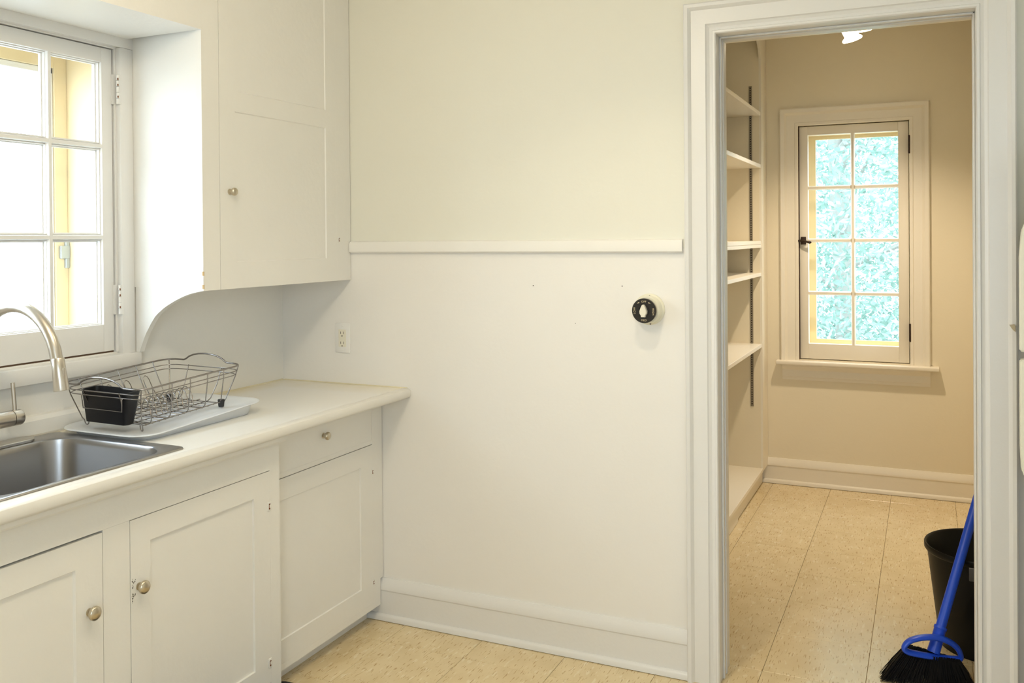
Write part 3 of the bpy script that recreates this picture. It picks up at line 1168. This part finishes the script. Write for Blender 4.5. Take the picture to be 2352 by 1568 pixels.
# end uprights running the length of the base
for u_ in (-0.058, 0.058):
    pts = [(u_ * 1.15, -0.1985, 0.110), (u_ * 1.1, -0.180, 0.062), (u_, -BW - 0.004, 0.022), (u_, -BW + 0.008, 0.0165), (u_, 0, 0.0160), (u_, BW - 0.008, 0.0165), (u_, BW + 0.004, 0.022), (u_ * 1.1, 0.180, 0.062), (u_ * 1.15, 0.1985, 0.110)]
    wire('end_wire', pts)
for u_ in (-BU, -0.020, 0.020, BU):
    wire('base_wire', [(u_, -BW, 0.0165), (u_, 0, 0.0165), (u_, BW, 0.0165)], 0.0017)
for k in range(13):
    w_ = -0.142 + k * 0.0237
    wire('base_rod', [(-BU, w_, 0.0145), (BU, w_, 0.0145)], 0.0012)
# corner wires ending in feet
for su in (-1, 1):
    for sw in (-1, 1):
        pts = [(su * 0.140, sw * 0.190, 0.124), (su * 0.132, sw * 0.184, 0.09), (su * 0.112, sw * 0.163, 0.022), (su * 0.110, sw * 0.159, 0.0165), (su * 0.1085, sw * 0.156, 0.005), (su * 0.106, sw * 0.1545, 0.0018), (su * 0.101, sw * 0.154, 0.0018), (su * 0.098, sw * 0.154, 0.005), (su * 0.096, sw * 0.154, 0.0165)]
        cw = wire('corner_wire', pts, 0.0017)
        if sw > 0:
            bm = bm_new()
            lathe(bm, [(0.0075, 0.0), (0.0085, 0.002), (0.0105, 0.020), (0.0095, 0.0225), (0.0, 0.023)], R3(su * 0.103, sw * 0.154, 0.0002), (0, 0, 1), 12)
            obj('rubber_foot', bm, m_rubber, cw, 40)
# plate prongs: arches across the rack
for k in range(9):
    w0 = -0.070 + k * 0.0205
    pts = [(0.052, w0, 0.0165), (0.047, w0 + 0.002, 0.022), (0.043, w0 + 0.003, 0.042), (0.032, w0 + 0.006, 0.056), (0.012, w0 + 0.012, 0.064), (-0.008, w0 + 0.022, 0.060), (-0.028, w0 + 0.030, 0.048), (-0.040, w0 + 0.034, 0.030), (-0.046, w0 + 0.036, 0.0165)]
    wire('plate_prong', pts, 0.0014)
for w0 in (0.048, -0.024, -0.088):
    pts = [(-0.062, w0 + 0.006, 0.0165), (-0.080, w0 - 0.006, 0.060), (-0.090, w0 - 0.010, 0.088), (-0.0935, w0 - 0.008, 0.096), (-0.095, w0, 0.101), (-0.0935, w0 + 0.008, 0.096), (-0.090, w0 + 0.011, 0.088), (-0.080, w0 + 0.016, 0.060), (-0.062, w0 + 0.030, 0.0165)]
    wire('cup_prong', pts, 0.0014)
# wire holder around the caddy
wire('caddy_holder', [(-0.079, -0.1935, 0.096), (-0.077, -0.195, 0.092), (-0.071, -0.195, 0.060), (0.074, -0.195, 0.060), (0.074, -0.195, 0.092), (0.075, -0.1935, 0.096)], 0.0015)

# ------------------------------------------------------------------ CUTLERY CADDY
cd = thing('cutlery_caddy', 'black plastic cutlery caddy hanging inside the near end of the dish rack', 'caddy', R3(-0.01, -0.165, 0.02))


def cad(u0, u1, w0, w1, h, r=0.012):
    return [R3(q[0], q[1], h) for q in rrect(u0, u1, w0, w1, r, 0, 5)]


bm = bm_new()
loft(bm, [cad(-0.084, 0.071, -0.180, -0.146, 0.0185), cad(-0.090, 0.079, -0.189, -0.130, 0.104), cad(-0.091, 0.081, -0.190, -0.128, 0.108), cad(-0.088, 0.078, -0.188, -0.131, 0.108), cad(-0.081, 0.067, -0.177, -0.149, 0.022)], True, True)
obj('bucket', bm, m_black, cd, 40)

# ------------------------------------------------------------------ OUTLET
ol = thing('wall_outlet', 'ivory double outlet with white cover plate on the wall above the counter', 'outlet', (0.27, 0, 1.017))
bm = bm_new()
bx(bm, 0.2370, 0.3025, -0.0055, -0.0001, 0.9620, 1.0720, 0.002)
obj('cover_plate', bm, m_plate, ol, 40)
bm = bm_new()
bx(bm, 0.2535, 0.2860, -0.0075, -0.0050, 0.984, 1.048, 0.0008)
rc = obj('receptacle', bm, m_ivory, ol)
bm = bm_new()
for zc in (1.036, 0.999):
    for dx in (-0.006, 0.006):
        bx(bm, 0.2697 + dx - 0.0009, 0.2697 + dx + 0.0009, -0.0078, -0.0070, zc - 0.0045, zc + 0.0045)
    lathe(bm, [(0.0024, 0), (0.0024, 0.0008)], (0.2697, -0.0072, zc - 0.0115), (0, -1, 0), 10)
obj('slots', bm, m_slot, rc)
for z in (1.0615, 0.9725):
    bm = bm_new()
    lathe(bm, [(0.0030, 0), (0.0028, 0.0008), (0.0, 0.0012)], (0.2697, -0.0055, z), (0, -1, 0), 12)
    obj('screw', bm, m_plate, ol, 40)

# ------------------------------------------------------------------ FAN DIAL
DX, DZ = 1.441, 1.152
dl = thing('dial_switch', 'black round dial control with cream pointer knob on the wall beside the doorway', 'switch', (DX, 0, DZ))
bm = bm_new()
lathe(bm, [(0.050, 0.0002), (0.050, 0.004), (0.047, 0.007), (0.044, 0.008), (0.044, 0.032), (0.041, 0.036), (0.020, 0.037)], (DX + 0.003, 0, DZ + 0.001), (0, -1, 0), 40)
obj('housing', bm, m_cream, dl, 40)
bm = bm_new()
lathe(bm, [(0.022, 0.036), (0.022, 0.042), (0.0385, 0.043), (0.0385, 0.0535), (0.037, 0.0540)], (DX, 0, DZ), (0, -1, 0), 40)
obj('bezel', bm, m_steelside, dl, 40)
bm = bm_new()
lathe(bm, [(0.0388, 0.0500), (0.0388, 0.0550), (0.0375, 0.0560), (0.0175, 0.0558), (0.0165, 0.0548), (0.0, 0.0546)], (DX, 0, DZ), (0, -1, 0), 40)
face = obj('dial_face', bm, m_disc, dl, 30)
# pointer knob
out2 = [(-0.0065, -0.0175), (0.0065, -0.0175), (0.0072, -0.0125), (0.0112, -0.0065), (0.0116, 0.001), (0.0085, 0.010), (0.0040, 0.0195), (0.0015, 0.0215), (-0.0015, 0.0215), (-0.0040, 0.0195), (-0.0085, 0.010), (-0.0116, 0.001), (-0.0112, -0.0065), (-0.0072, -0.0125)]
bm = bm_new()
loft(bm, [[(DX + x, -0.0545, DZ - 0.002 + z) for x, z in out2], [(DX + x, -0.066, DZ - 0.002 + z) for x, z in out2], [(DX + x * 0.8, -0.0685, DZ - 0.002 + z * 0.93) for x, z in out2]], True, True)
obj('pointer_knob', bm, m_ivory, dl, 30)
for (z, dx) in ((0.0435, 0.002), (-0.0445, 0.004)):
    bm = bm_new()
    lathe(bm, [(0.0028, 0.003), (0.0028, 0.0088)], (DX + dx + 0.003, 0, DZ + z), (0, -1, 0), 10)
    obj('screw', bm, m_iron, dl, 40)


def text_mesh(s, size):
    cu = bpy.data.curves.new('lettering', 'FONT')
    cu.body = s
    cu.size = size
    cu.align_x = 'CENTER'
    cu.align_y = 'CENTER'
    cu.extrude = 0.0002
    cu.space_character = 1.15
    to = bpy.data.objects.new('tmp_text', cu)
    C.objects.link(to)
    bpy.context.view_layer.update()
    me = bpy.data.meshes.new_from_object(to.evaluated_get(bpy.context.evaluated_depsgraph_get()))
    bpy.data.objects.remove(to)
    bpy.data.curves.remove(cu)
    me.materials.append(m_print)
    return me


def put_text(s, size, x, z, rot):
    me = text_mesh(s, size)
    o = bpy.data.objects.new('lettering', me)
    C.objects.link(o)
    o.parent = dl
    o.matrix_parent_inverse = dl.matrix_basis.inverted()
    o.rotation_euler = (PI / 2, -rot, 0)
    o.location = (DX + x, -0.0562, DZ + z)
    return o


put_text('OFF', 0.0085, 0.0, 0.0285, 0)
put_text('MED', 0.0085, 0.0, -0.0300, 0)
put_text('LOW', 0.0085, -0.0300, 0.0, PI / 2)
put_text('HIGH', 0.0085, 0.0300, -0.002, -PI / 2)
for s in (-1, 1):
    bm = bm_new()
    c0 = Vector((DX + s * 0.0175, -0.0561, DZ + 0.0245))
    d = Vector((-s * 0.88, 0, 0.45)).normalized()
    nn = Vector((-d.z, 0, d.x))
    vs = [c0 + d * 0.0042, c0 + nn * 0.0022, c0 + nn * 0.0006, c0 - d * 0.004 + nn * 0.0006, c0 - d * 0.004 - nn * 0.0006, c0 - nn * 0.0006, c0 - nn * 0.0022]
    f0 = [bm.verts.new(v) for v in vs]
    f1 = [bm.verts.new(v + Vector((0, -0.0004, 0))) for v in vs]
    bm.faces.new(f0)
    bm.faces.new(f1[::-1])
    for i in range(7):
        bm.faces.new((f0[i], f1[i], f1[(i + 1) % 7], f0[(i + 1) % 7]))
    obj('arrow_mark', bm, m_print, dl)

# ------------------------------------------------------------------ BLACK MAT
bm = bm_new()
mz = [rrect(0.400, 0.86, -1.45, -0.545, 0.035, 0.0005, 6), rrect(0.400, 0.86, -1.45, -0.545, 0.035, 0.010, 6), rrect(0.408, 0.852, -1.442, -0.553, 0.032, 0.014, 6)]
loft(bm, mz, True, True)
tag(obj('floor_mat', bm, m_mat, None, 40), 'black rubber floor mat in front of the sink cabinet', 'mat')

# ------------------------------------------------------------------ REFRIGERATOR
fr = thing('refrigerator', 'white top-freezer refrigerator with cream handles right of the doorway', 'refrigerator', (2.9, -0.55, 0))
bm = bm_new()
bx(bm, 2.555, 3.22, -0.90, -0.20, 0.03, 1.62, 0.006)
obj('body', bm, m_fridge, fr, 40)
for (a, b_) in ((0.09, 1.078), (1.088, 1.62)):
    bm = bm_new()
    bx(bm, 2.497, 2.553, -0.90, -0.20, a, b_, 0.008, 3)
    dd = obj('door', bm, m_fridge, fr, 40)
    if a < 1:
        hp = [(2.497, 0.735), (2.475, 0.760), (2.458, 0.80), (2.455, 0.86), (2.455, 1.072), (2.475, 1.076), (2.475, 0.86), (2.497, 0.80)]
    else:
        hp = [(2.497, 1.46), (2.475, 1.43), (2.460, 1.39), (2.455, 1.33), (2.455, 1.094), (2.475, 1.090), (2.475, 1.33), (2.497, 1.39)]
    bm = bm_new()
    prism(bm, hp, 'Y', -0.262, -0.232)
    bmesh.ops.bevel(bm, geom=bm.edges[:], offset=0.003, segments=2, affect='EDGES')
    obj('handle', bm, m_handle, dd, 40)
for (x, y) in ((2.6, -0.85), (2.6, -0.25), (3.15, -0.85), (3.15, -0.25)):
    bm = bm_new()
    lathe(bm, [(0.02, 0), (0.02, 0.031)], (x, y, 0), (0, 0, 1), 12)
    obj('foot', bm, m_rubber, fr)

# ------------------------------------------------------------------ PANTRY WINDOW (window_2)
w2 = struct('window_2', loc=(1.88, FY, 0.70))
# mitred casing: inner edge bead to outer back band
cas = [(0.0, 0.0), (0.0, 0.012), (0.004, 0.016), (0.016, 0.016), (0.020, 0.012), (0.060, 0.012), (0.066, 0.016), (0.074, 0.024), (0.092, 0.026), (0.097, 0.022), (0.097, 0.0)]
bm = bm_new()
frame_sweep(bm, PW[0], PW[1], 0.694, PW[3], cas, FY, -1)
obj('casing', bm, m_ptrim, w2, 25)
bm = bm_new()
bx(bm, PW[0] + 0.0, PW[0] + 0.0018, FY - 0.012, FY + 0.05, PW[2], PW[3])
obj('gap', bm, m_dark, w2)  # dark sliver standing in for the shade beside the sash
# sash (front face 8 mm behind casing)
yf = FY + 0.004
cols2 = [(1.651, 1.872), (1.894, 2.110)]
rows2 = [(0.788, 1.056), (1.078, 1.346), (1.368, 1.636), (1.658, 1.938)]
X0, X1, Z0, Z1 = PW[0] + 0.004, PW[1] - 0.004, 0.704, 1.986
bm = bm_new()
bx(bm, X0, cols2[0][0], yf, yf + 0.04, Z0, Z1, 0.0015)
bx(bm, cols2[1][1], X1, yf, yf + 0.04, Z0, Z1, 0.0015)
bx(bm, cols2[0][0], cols2[1][1], yf, yf + 0.04, rows2[-1][1], Z1, 0.0015)
bx(bm, cols2[0][0], cols2[1][1], yf, yf + 0.04, Z0, rows2[0][0], 0.0015)
s2 = obj('sash', bm, m_ptrim, w2, 30)
bm = bm_new()
a, b_ = cols2[0][1], cols2[1][0]
prism(bm, [(a + 0.005, yf), (b_ - 0.005, yf), (b_, yf + 0.012), (b_, yf + 0.030), (b_ - 0.005, yf + 0.038), (a + 0.005, yf + 0.038), (a, yf + 0.030), (a, yf + 0.012)], 'Z', rows2[0][0], rows2[-1][1])
obj('muntin', bm, m_ptrim, s2, 20)
for j in range(3):
    a, b_ = rows2[j][1], rows2[j + 1][0]
    for (c0, c1) in cols2:
        bm = bm_new()
        prism(bm, [(yf + 0.0005, a + 0.005), (yf + 0.0005, b_ - 0.005), (yf + 0.012, b_), (yf + 0.030, b_), (yf + 0.038, b_ - 0.005), (yf + 0.038, a + 0.005), (yf + 0.030, a), (yf + 0.012, a)], 'X', c0, c1)
        obj('muntin', bm, m_ptrim, s2, 20)
for (c0, c1) in cols2:
    for (r0, r1) in rows2:
        bm = bm_new()
        bx(bm, c0, c1, yf + 0.022, yf + 0.025, r0, r1)
        obj('pane', bm, m_glass, s2)
# outer reveal and storm frame, yellowish
bm = bm_new()
bx(bm, PW[0] - 0.004, PW[0] + 0.028, FY + 0.05, FY + 0.2, 0.70, 1.99)
bx(bm, PW[1] - 0.028, PW[1] + 0.004, FY + 0.05, FY + 0.2, 0.70, 1.99)
bx(bm, PW[0] + 0.028, PW[1] - 0.028, FY + 0.05, FY + 0.2, 1.945, 1.99)
bx(bm, PW[0] + 0.028, PW[1] - 0.028, FY + 0.05, FY + 0.2, 0.70, 0.765)
obj('outer_reveal', bm, m_extwood, w2)
bm = bm_new()
bx(bm, PW[0] + 0.028, PW[0] + 0.075, FY + 0.15, FY + 0.17, 0.765, 1.945)
bx(bm, PW[1] - 0.050, PW[1] - 0.028, FY + 0.15, FY + 0.17, 0.765, 1.945)
bx(bm, PW[0] + 0.075, PW[1] - 0.050, FY + 0.15, FY + 0.17, 1.925, 1.945)
bx(bm, PW[0] + 0.075, PW[1] - 0.050, FY + 0.15, FY + 0.17, 0.765, 0.800)
obj('storm_frame', bm, m_extwood, w2)
# stool and apron
bm = bm_new()
bx(bm, 1.481, 2.305, FY - 0.062, FY + 0.004, 0.672, 0.695, 0.006, 3)
obj('window_sill', bm, m_ptrim, w2, 30)
bm = bm_new()
prism(bm, [(FY, 0.585), (FY - 0.012, 0.585), (FY - 0.014, 0.592), (FY - 0.014, 0.600), (FY - 0.018, 0.604), (FY - 0.018, 0.640), (FY - 0.026, 0.652), (FY - 0.036, 0.662), (FY - 0.038, 0.672), (FY, 0.672)], 'X', 1.512, 2.262)
obj('apron', bm, m_ptrim, w2, 25)
for zc in (1.862, 0.867):
    bm = bm_new()
    lathe(bm, [(0.003, -0.048), (0.0052, -0.045), (0.0052, 0.045), (0.003, 0.048)], (2.1650, FY - 0.014, zc), (0, 0, 1), 12)
    bx(bm, 2.160, 2.170, FY - 0.013, FY - 0.004, zc - 0.042, zc + 0.042)
    obj('hinge', bm, m_iron, w2, 40)
bm = bm_new()
bx(bm, 1.612, 1.640, FY - 0.006, FY + 0.0035, 1.335, 1.378, 0.002)
bx(bm, 1.600, 1.626, FY - 0.020, FY - 0.006, 1.350, 1.362, 0.003)
la = obj('latch', bm, m_iron, w2, 30)
bm = bm_new()
tube(bm, [(1.620, FY - 0.020, 1.356), (1.635, FY - 0.030, 1.354), (1.650, FY - 0.032, 1.350), (1.664, FY - 0.032, 1.347), (1.672, FY - 0.031, 1.347)], 0.006, 10, rads=[0.007, 0.006, 0.006, 0.0085, 0.004])
obj('lever', bm, m_iron, la, 60)

# ------------------------------------------------------------------ PANTRY SHELVES
SX = 1.429
EY = 2.262
su = thing('shelving_unit', 'tall built-in cream shelving along the left side of the pantry', 'shelves', (1.27, 1.2, 0))
bm = bm_new()
bx(bm, PXL + 0.002, SX - 0.012, EY, EY + 0.02, 0.095, PCEIL - 0.001)
obj('end_panel', bm, m_pantry, su)
bm = bm_new()
prism(bm, [(EY, 0.10), (FY - 0.002, 0.10), (FY - 0.002, PCEIL - 0.001), (EY - 0.16, PCEIL - 0.001), (EY - 0.12, 2.470), (EY - 0.028, 2.400), (EY - 0.002, 2.350), (EY, 2.32)], 'X', SX - 0.012, SX)
obj('face_strip', bm, m_ptrim, su)
ends = [(2.040, 2.060), (1.754, 1.775), (1.320, 1.3375), (1.165, 1.184), (0.776, 0.796), (0.095, 0.115)]
for k, (z0, z1) in enumerate(ends):
    fx = SX - 0.004 if k < 5 else SX
    bm = bm_new()
    bx(bm, PXL + 0.002, fx, 0.262 if k < 5 else 0.165, EY - 0.0005, z0, z1, 0.0015)
    obj('shelf', bm, m_ptrim, su)
# slotted standards on the end panels
def standard(yface, sgn, x):
    bm = bm_new()
    bx(bm, x - 0.008, x + 0.008, yface, yface + sgn * 0.004, 0.451, 2.203)
    s_ = obj('slotted_strip', bm, m_std, su)
    bm = bm_new()
    z = 0.462
    while z < 2.195:
        bx(bm, x - 0.0035, x + 0.0035, yface + sgn * 0.0035, yface + sgn * 0.0044, z, z + 0.0065)
        z += 0.0127
    obj('slots', bm, m_slot, s_, kind='stuff')
standard(EY, -1, 1.372)
standard(EY, -1, 1.150)
# plinth boards
bm = bm_new()
bx(bm, 1.388, 1.402, 1.62, 2.40, 0.002, 0.0945, 0.002)
obj('plinth_board', bm, m_ptrim, su)
bm = bm_new()
bx(bm, 1.390, 1.412, 0.165, 1.62, 0.002, 0.0945, 0.002)
obj('plinth_board', bm, m_ptrim, su)
# near end panel
bm = bm_new()
bx(bm, PXL + 0.002, SX - 0.012, 0.242, 0.262, 0.115, PCEIL - 0.001)
obj('end_panel', bm, m_pantry, su)
# loose board resting on third shelf
bm = bm_new()
bx(bm, PXL + 0.01, SX - 0.0045, 0.30, EY - 0.003, 1.3385, 1.3575, 0.001)
tag(obj('shelf_board', bm, m_ptrim), 'loose spare white shelf board lying on the middle pantry shelf', 'board')

# ------------------------------------------------------------------ PANTRY CEILING LIGHT
m_glow = bpy.data.materials.new('lit_opal')
m_glow.use_nodes = True
bb = m_glow.node_tree.nodes['Principled BSDF']
bb.inputs['Base Color'].default_value = (0.9, 0.88, 0.8, 1)
bb.inputs['Emission Color'].default_value = (1.0, 0.86, 0.62, 1)
bb.inputs['Emission Strength'].default_value = 9.0


t = thing('ceiling_spotlight', 'small white lit bell-shaped spotlight on the pantry ceiling', 'ceiling light', (1.965, 1.68, PCEIL))
bm = bm_new()
lathe(bm, [(0.065, 0.0), (0.065, -0.008), (0.050, -0.020), (0.012, -0.026), (0.010, -0.13)], (1.962, 1.70, PCEIL - 0.0005), (0, 0, 1), 32)
obj('canopy', bm, m_plate, t, 40)
bm = bm_new()
lathe(bm, [(0.0, 2.362), (0.055, 2.360), (0.068, 2.352), (0.070, 2.344), (0.064, 2.337), (0.0, 2.334)], (1.962, 1.70, 0), (0, 0, 1), 32)
obj('hub_plate', bm, m_glow, t, 40)
bm = bm_new()
lathe(bm, [(0.0, -0.016), (0.024, -0.012), (0.0345, 0.0), (0.036, 0.012), (0.033, 0.030), (0.0305, 0.042), (0.033, 0.049), (0.042, 0.056), (0.0450, 0.061), (0.043, 0.065), (0.030, 0.060), (0.026, 0.050)], (1.925, 1.64, 2.3435), (0.26, 0.02, -1), 36)
obj('shade', bm, m_glow, t, 60)

# kitchen ceiling lights, out of frame; the second is added for fill light
for (x, y, lab) in ((1.5, -0.78, 'white round ceiling light fitting near the back kitchen wall'), (1.2, -1.8, 'white round fitting of the added, unseen fill light over the middle of the kitchen')):
    t = thing('ceiling_light', lab, 'ceiling light', (x, y, CEIL), 'kitchen ceiling lights')
    bm = bm_new()
    lathe(bm, [(0.09, 0.0), (0.09, -0.01), (0.07, -0.03), (0.03, -0.06), (0.022, -0.13), (0.0, -0.131)], (x, y, CEIL - 0.0005), (0, 0, 1), 28)
    obj('canopy', bm, m_plate, t, 40)

# ------------------------------------------------------------------ WASTE BIN
bn = thing('waste_bin', 'round black plastic waste bin behind the broom', 'bin', (2.425, 0.610, 0))
bm = bm_new()
H = 0.337
lathe(bm, [(0.0, 0.002), (0.138, 0.002), (0.142, 0.006), (0.178, H - 0.022), (0.180, H - 0.020), (0.1815, H - 0.006), (0.186, H - 0.001), (0.189, H), (0.191, H - 0.003), (0.191, H - 0.018), (0.188, H - 0.022), (0.182, H - 0.024),
           (0.181, H - 0.022), (0.180, H - 0.040), (0.1445, 0.0), (0.0, 0.0)][::1], (2.425, 0.610, 0.001), (0, 0, 1), 64)
obj('body', bm, m_binm, bn, 40)
bm = bm_new()
bx(bm, 2.365, 2.430, 0.4135, 0.4235, H - 0.058, H - 0.016, 0.002)
obj('handle_tab', bm, mat('grey_tab', (0.06, 0.06, 0.065), 0.4), bn, 30)

# ------------------------------------------------------------------ BROOM
br = thing('broom', 'blue-handled broom with black bristles leaning beside the waste bin', 'broom', (2.26, 0.29, 0))
p0 = Vector((2.2615, 0.293, 0.088))
p1 = Vector((2.606, 0.800, 1.235))
bm = bm_new()
tube(bm, [p0.lerp(p1, t) for t in (0.052, 0.06, 0.3, 0.6, 0.995, 1.0)], 0.013, 16, rads=[0.0145, 0.0150, 0.0145, 0.0135, 0.0125, 0.009])
obj('stick', bm, m_blue, br, 50)
bm = bm_new()
tube(bm, [p0.lerp(p1, t) for t in (-0.004, 0.01, 0.052, 0.054, 0.060)], 0.017, 16, rads=[0.019, 0.0185, 0.0175, 0.0195, 0.0190])
obj('socket', bm, m_blue, br, 40)
# open D-shaped collar
bm = bm_new()
Lp = Vector((2.178, 0.262, 0.108))
Rp = Vector((2.3385, 0.300, 0.086))
mid = (Lp + Rp) / 2
ring = []
top_pts = [(0.0, 0.0), (0.08, 0.019), (0.22, 0.031), (0.38, 0.038), (0.55, 0.040), (0.72, 0.036), (0.86, 0.025), (0.96, 0.008)]
bot_pts = [(1.0, -0.014), (0.93, -0.020), (0.75, -0.021), (0.5, -0.020), (0.25, -0.017), (0.06, -0.012)]
for t, h in top_pts + bot_pts:
    q = Lp.lerp(Rp, t)
    ring.append((q.x, q.y, q.z + h))
nr = len(ring)
sm = []
for i in range(nr):
    q0, q1, q2, q3 = (Vector(ring[(i + d) % nr]) for d in (-1, 0, 1, 2))
    for k in range(5):
        t_ = k / 5
        sm.append(0.5 * (2 * q1 + (q2 - q0) * t_ + (2 * q0 - 5 * q1 + 4 * q2 - q3) * t_ ** 2 + (3 * q1 - q0 - 3 * q2 + q3) * t_ ** 3))
tube(bm, sm, 0.008, 12, closed=True)
for v in bm.verts:
    v.co.y = (v.co.y - 0.285) * 2.1 + 0.285 - 0.0
obj('collar', bm, m_blue, br, 60)
bm = bm_new()
nb = 1500
for k in range(nb):
    t = random.random()
    dy = random.uniform(-0.022, 0.022)
    q = Lp.lerp(Rp, 0.02 + 0.96 * t)
    topz = q.z - 0.014
    a = Vector((q.x, 0.285 + dy, topz))
    tx = 2.108 + t * 0.268 + random.gauss(0, 0.0025)
    ty = 0.240 + 0.035 * t + dy * 1.6 + random.gauss(0, 0.003)
    bot = Vector((tx, ty, 0.001 + abs(random.gauss(0, 0.002))))
    midp = a.lerp(bot, 0.5) + Vector((random.gauss(0, 0.0015), random.gauss(0, 0.0015), 0.002))
    rings = []
    for p, r in ((a, 0.0011), (midp, 0.0011), (bot, 0.0006)):
        rings.append([bm.verts.new(p + Vector((math.cos(g) * r, math.sin(g) * r, 0))) for g in (0, 2.09, 4.19)])
    for u_, v_ in zip(rings[:-1], rings[1:]):
        for i in range(3):
            bm.faces.new((u_[i], u_[(i + 1) % 3], v_[(i + 1) % 3], v_[i]))
o = obj('bristles', bm, m_bris, br)
o['kind'] = 'stuff'

# ------------------------------------------------------------------ OUTSIDE
bm = bm_new()
bx(bm, -30, 30, 2.75, 40, -0.9, -0.7)
bx(bm, -30, -0.35, -30, 2.75, -0.9, -0.7)
bx(bm, -0.35, 3.6, -30, KY - 0.3, -0.9, -0.7)
bx(bm, 3.6, 30, -30, 2.75, -0.9, -0.7)
struct('ground', bm, m_grass)


def tree(x, y, h, seed, lab, nleaf, rad):
    rnd = random.Random(seed)
    t = thing('tree', lab, 'tree', (x, y, -0.7), 'trees outside the pantry window')
    bm = bm_new()
    tube(bm, [(x, y, -0.72), (x + 0.05, y, 0.3), (x - 0.06, y + 0.1, h * 0.55), (x, y, h * 0.9)], 0.1, 10, rads=[0.15, 0.11, 0.08, 0.03])
    for k in range(14):
        z0 = rnd.uniform(0.0, h * 0.8)
        a = rnd.uniform(0, 2 * PI)
        L = rnd.uniform(0.8, 1.7) * rad / 1.6
        e = Vector((x + math.cos(a) * L, y + math.sin(a) * L, z0 + rnd.uniform(0.1, 0.8)))
        s = Vector((x, y, z0))
        tube(bm, [s, s.lerp(e, 0.5) + Vector((0, 0, 0.12)), e], 0.03, 6, rads=[0.035, 0.022, 0.008])
    obj('trunk', bm, m_bark, t, 60)
    verts, faces = [], []
    for k in range(nleaf):
        a = rnd.uniform(0, 2 * PI)
        el = rnd.uniform(-1, 1)
        rr_ = rad * rnd.uniform(0.55, 1.0) ** 0.5
        cz = h * 0.5 + el * h * 0.62
        rxy = rr_ * math.sqrt(max(0.05, 1 - (el * 0.85) ** 2))
        c = Vector((x + math.cos(a) * rxy, y + math.sin(a) * rxy, cz))
        ax = Vector((rnd.gauss(0, 1), rnd.gauss(0, 1), rnd.gauss(0, 0.7))).normalized()
        bx2 = ax.cross(Vector((rnd.gauss(0, 1), rnd.gauss(0, 1), rnd.gauss(0, 1)))).normalized()
        L, W = rnd.uniform(0.026, 0.052), rnd.uniform(0.010, 0.020)
        i = len(verts)
        verts += [c - ax * L, c + bx2 * W, c + ax * L, c - bx2 * W]
        faces.append((i, i + 1, i + 2, i + 3))
    me = bpy.data.meshes.new('foliage')
    me.from_pydata([tuple(v) for v in verts], [], faces)
    me.materials.append(m_leaf)
    o = bpy.data.objects.new('foliage', me)
    C.objects.link(o)
    o.parent = t
    o.matrix_parent_inverse = t.matrix_basis.inverted()
    o['kind'] = 'stuff'


tree(1.5, 6.5, 4.4, 3, 'bright pale green leafy tree filling the view through the pantry window', 80000, 1.55)
tree(4.8, 8.0, 4.6, 5, 'leafy tree right of the one filling the pantry window', 24000, 1.5)
tree(-1.9, 8.4, 5.0, 9, 'leafy tree left of the one filling the pantry window', 24000, 1.6)
bpy.context.view_layer.update()
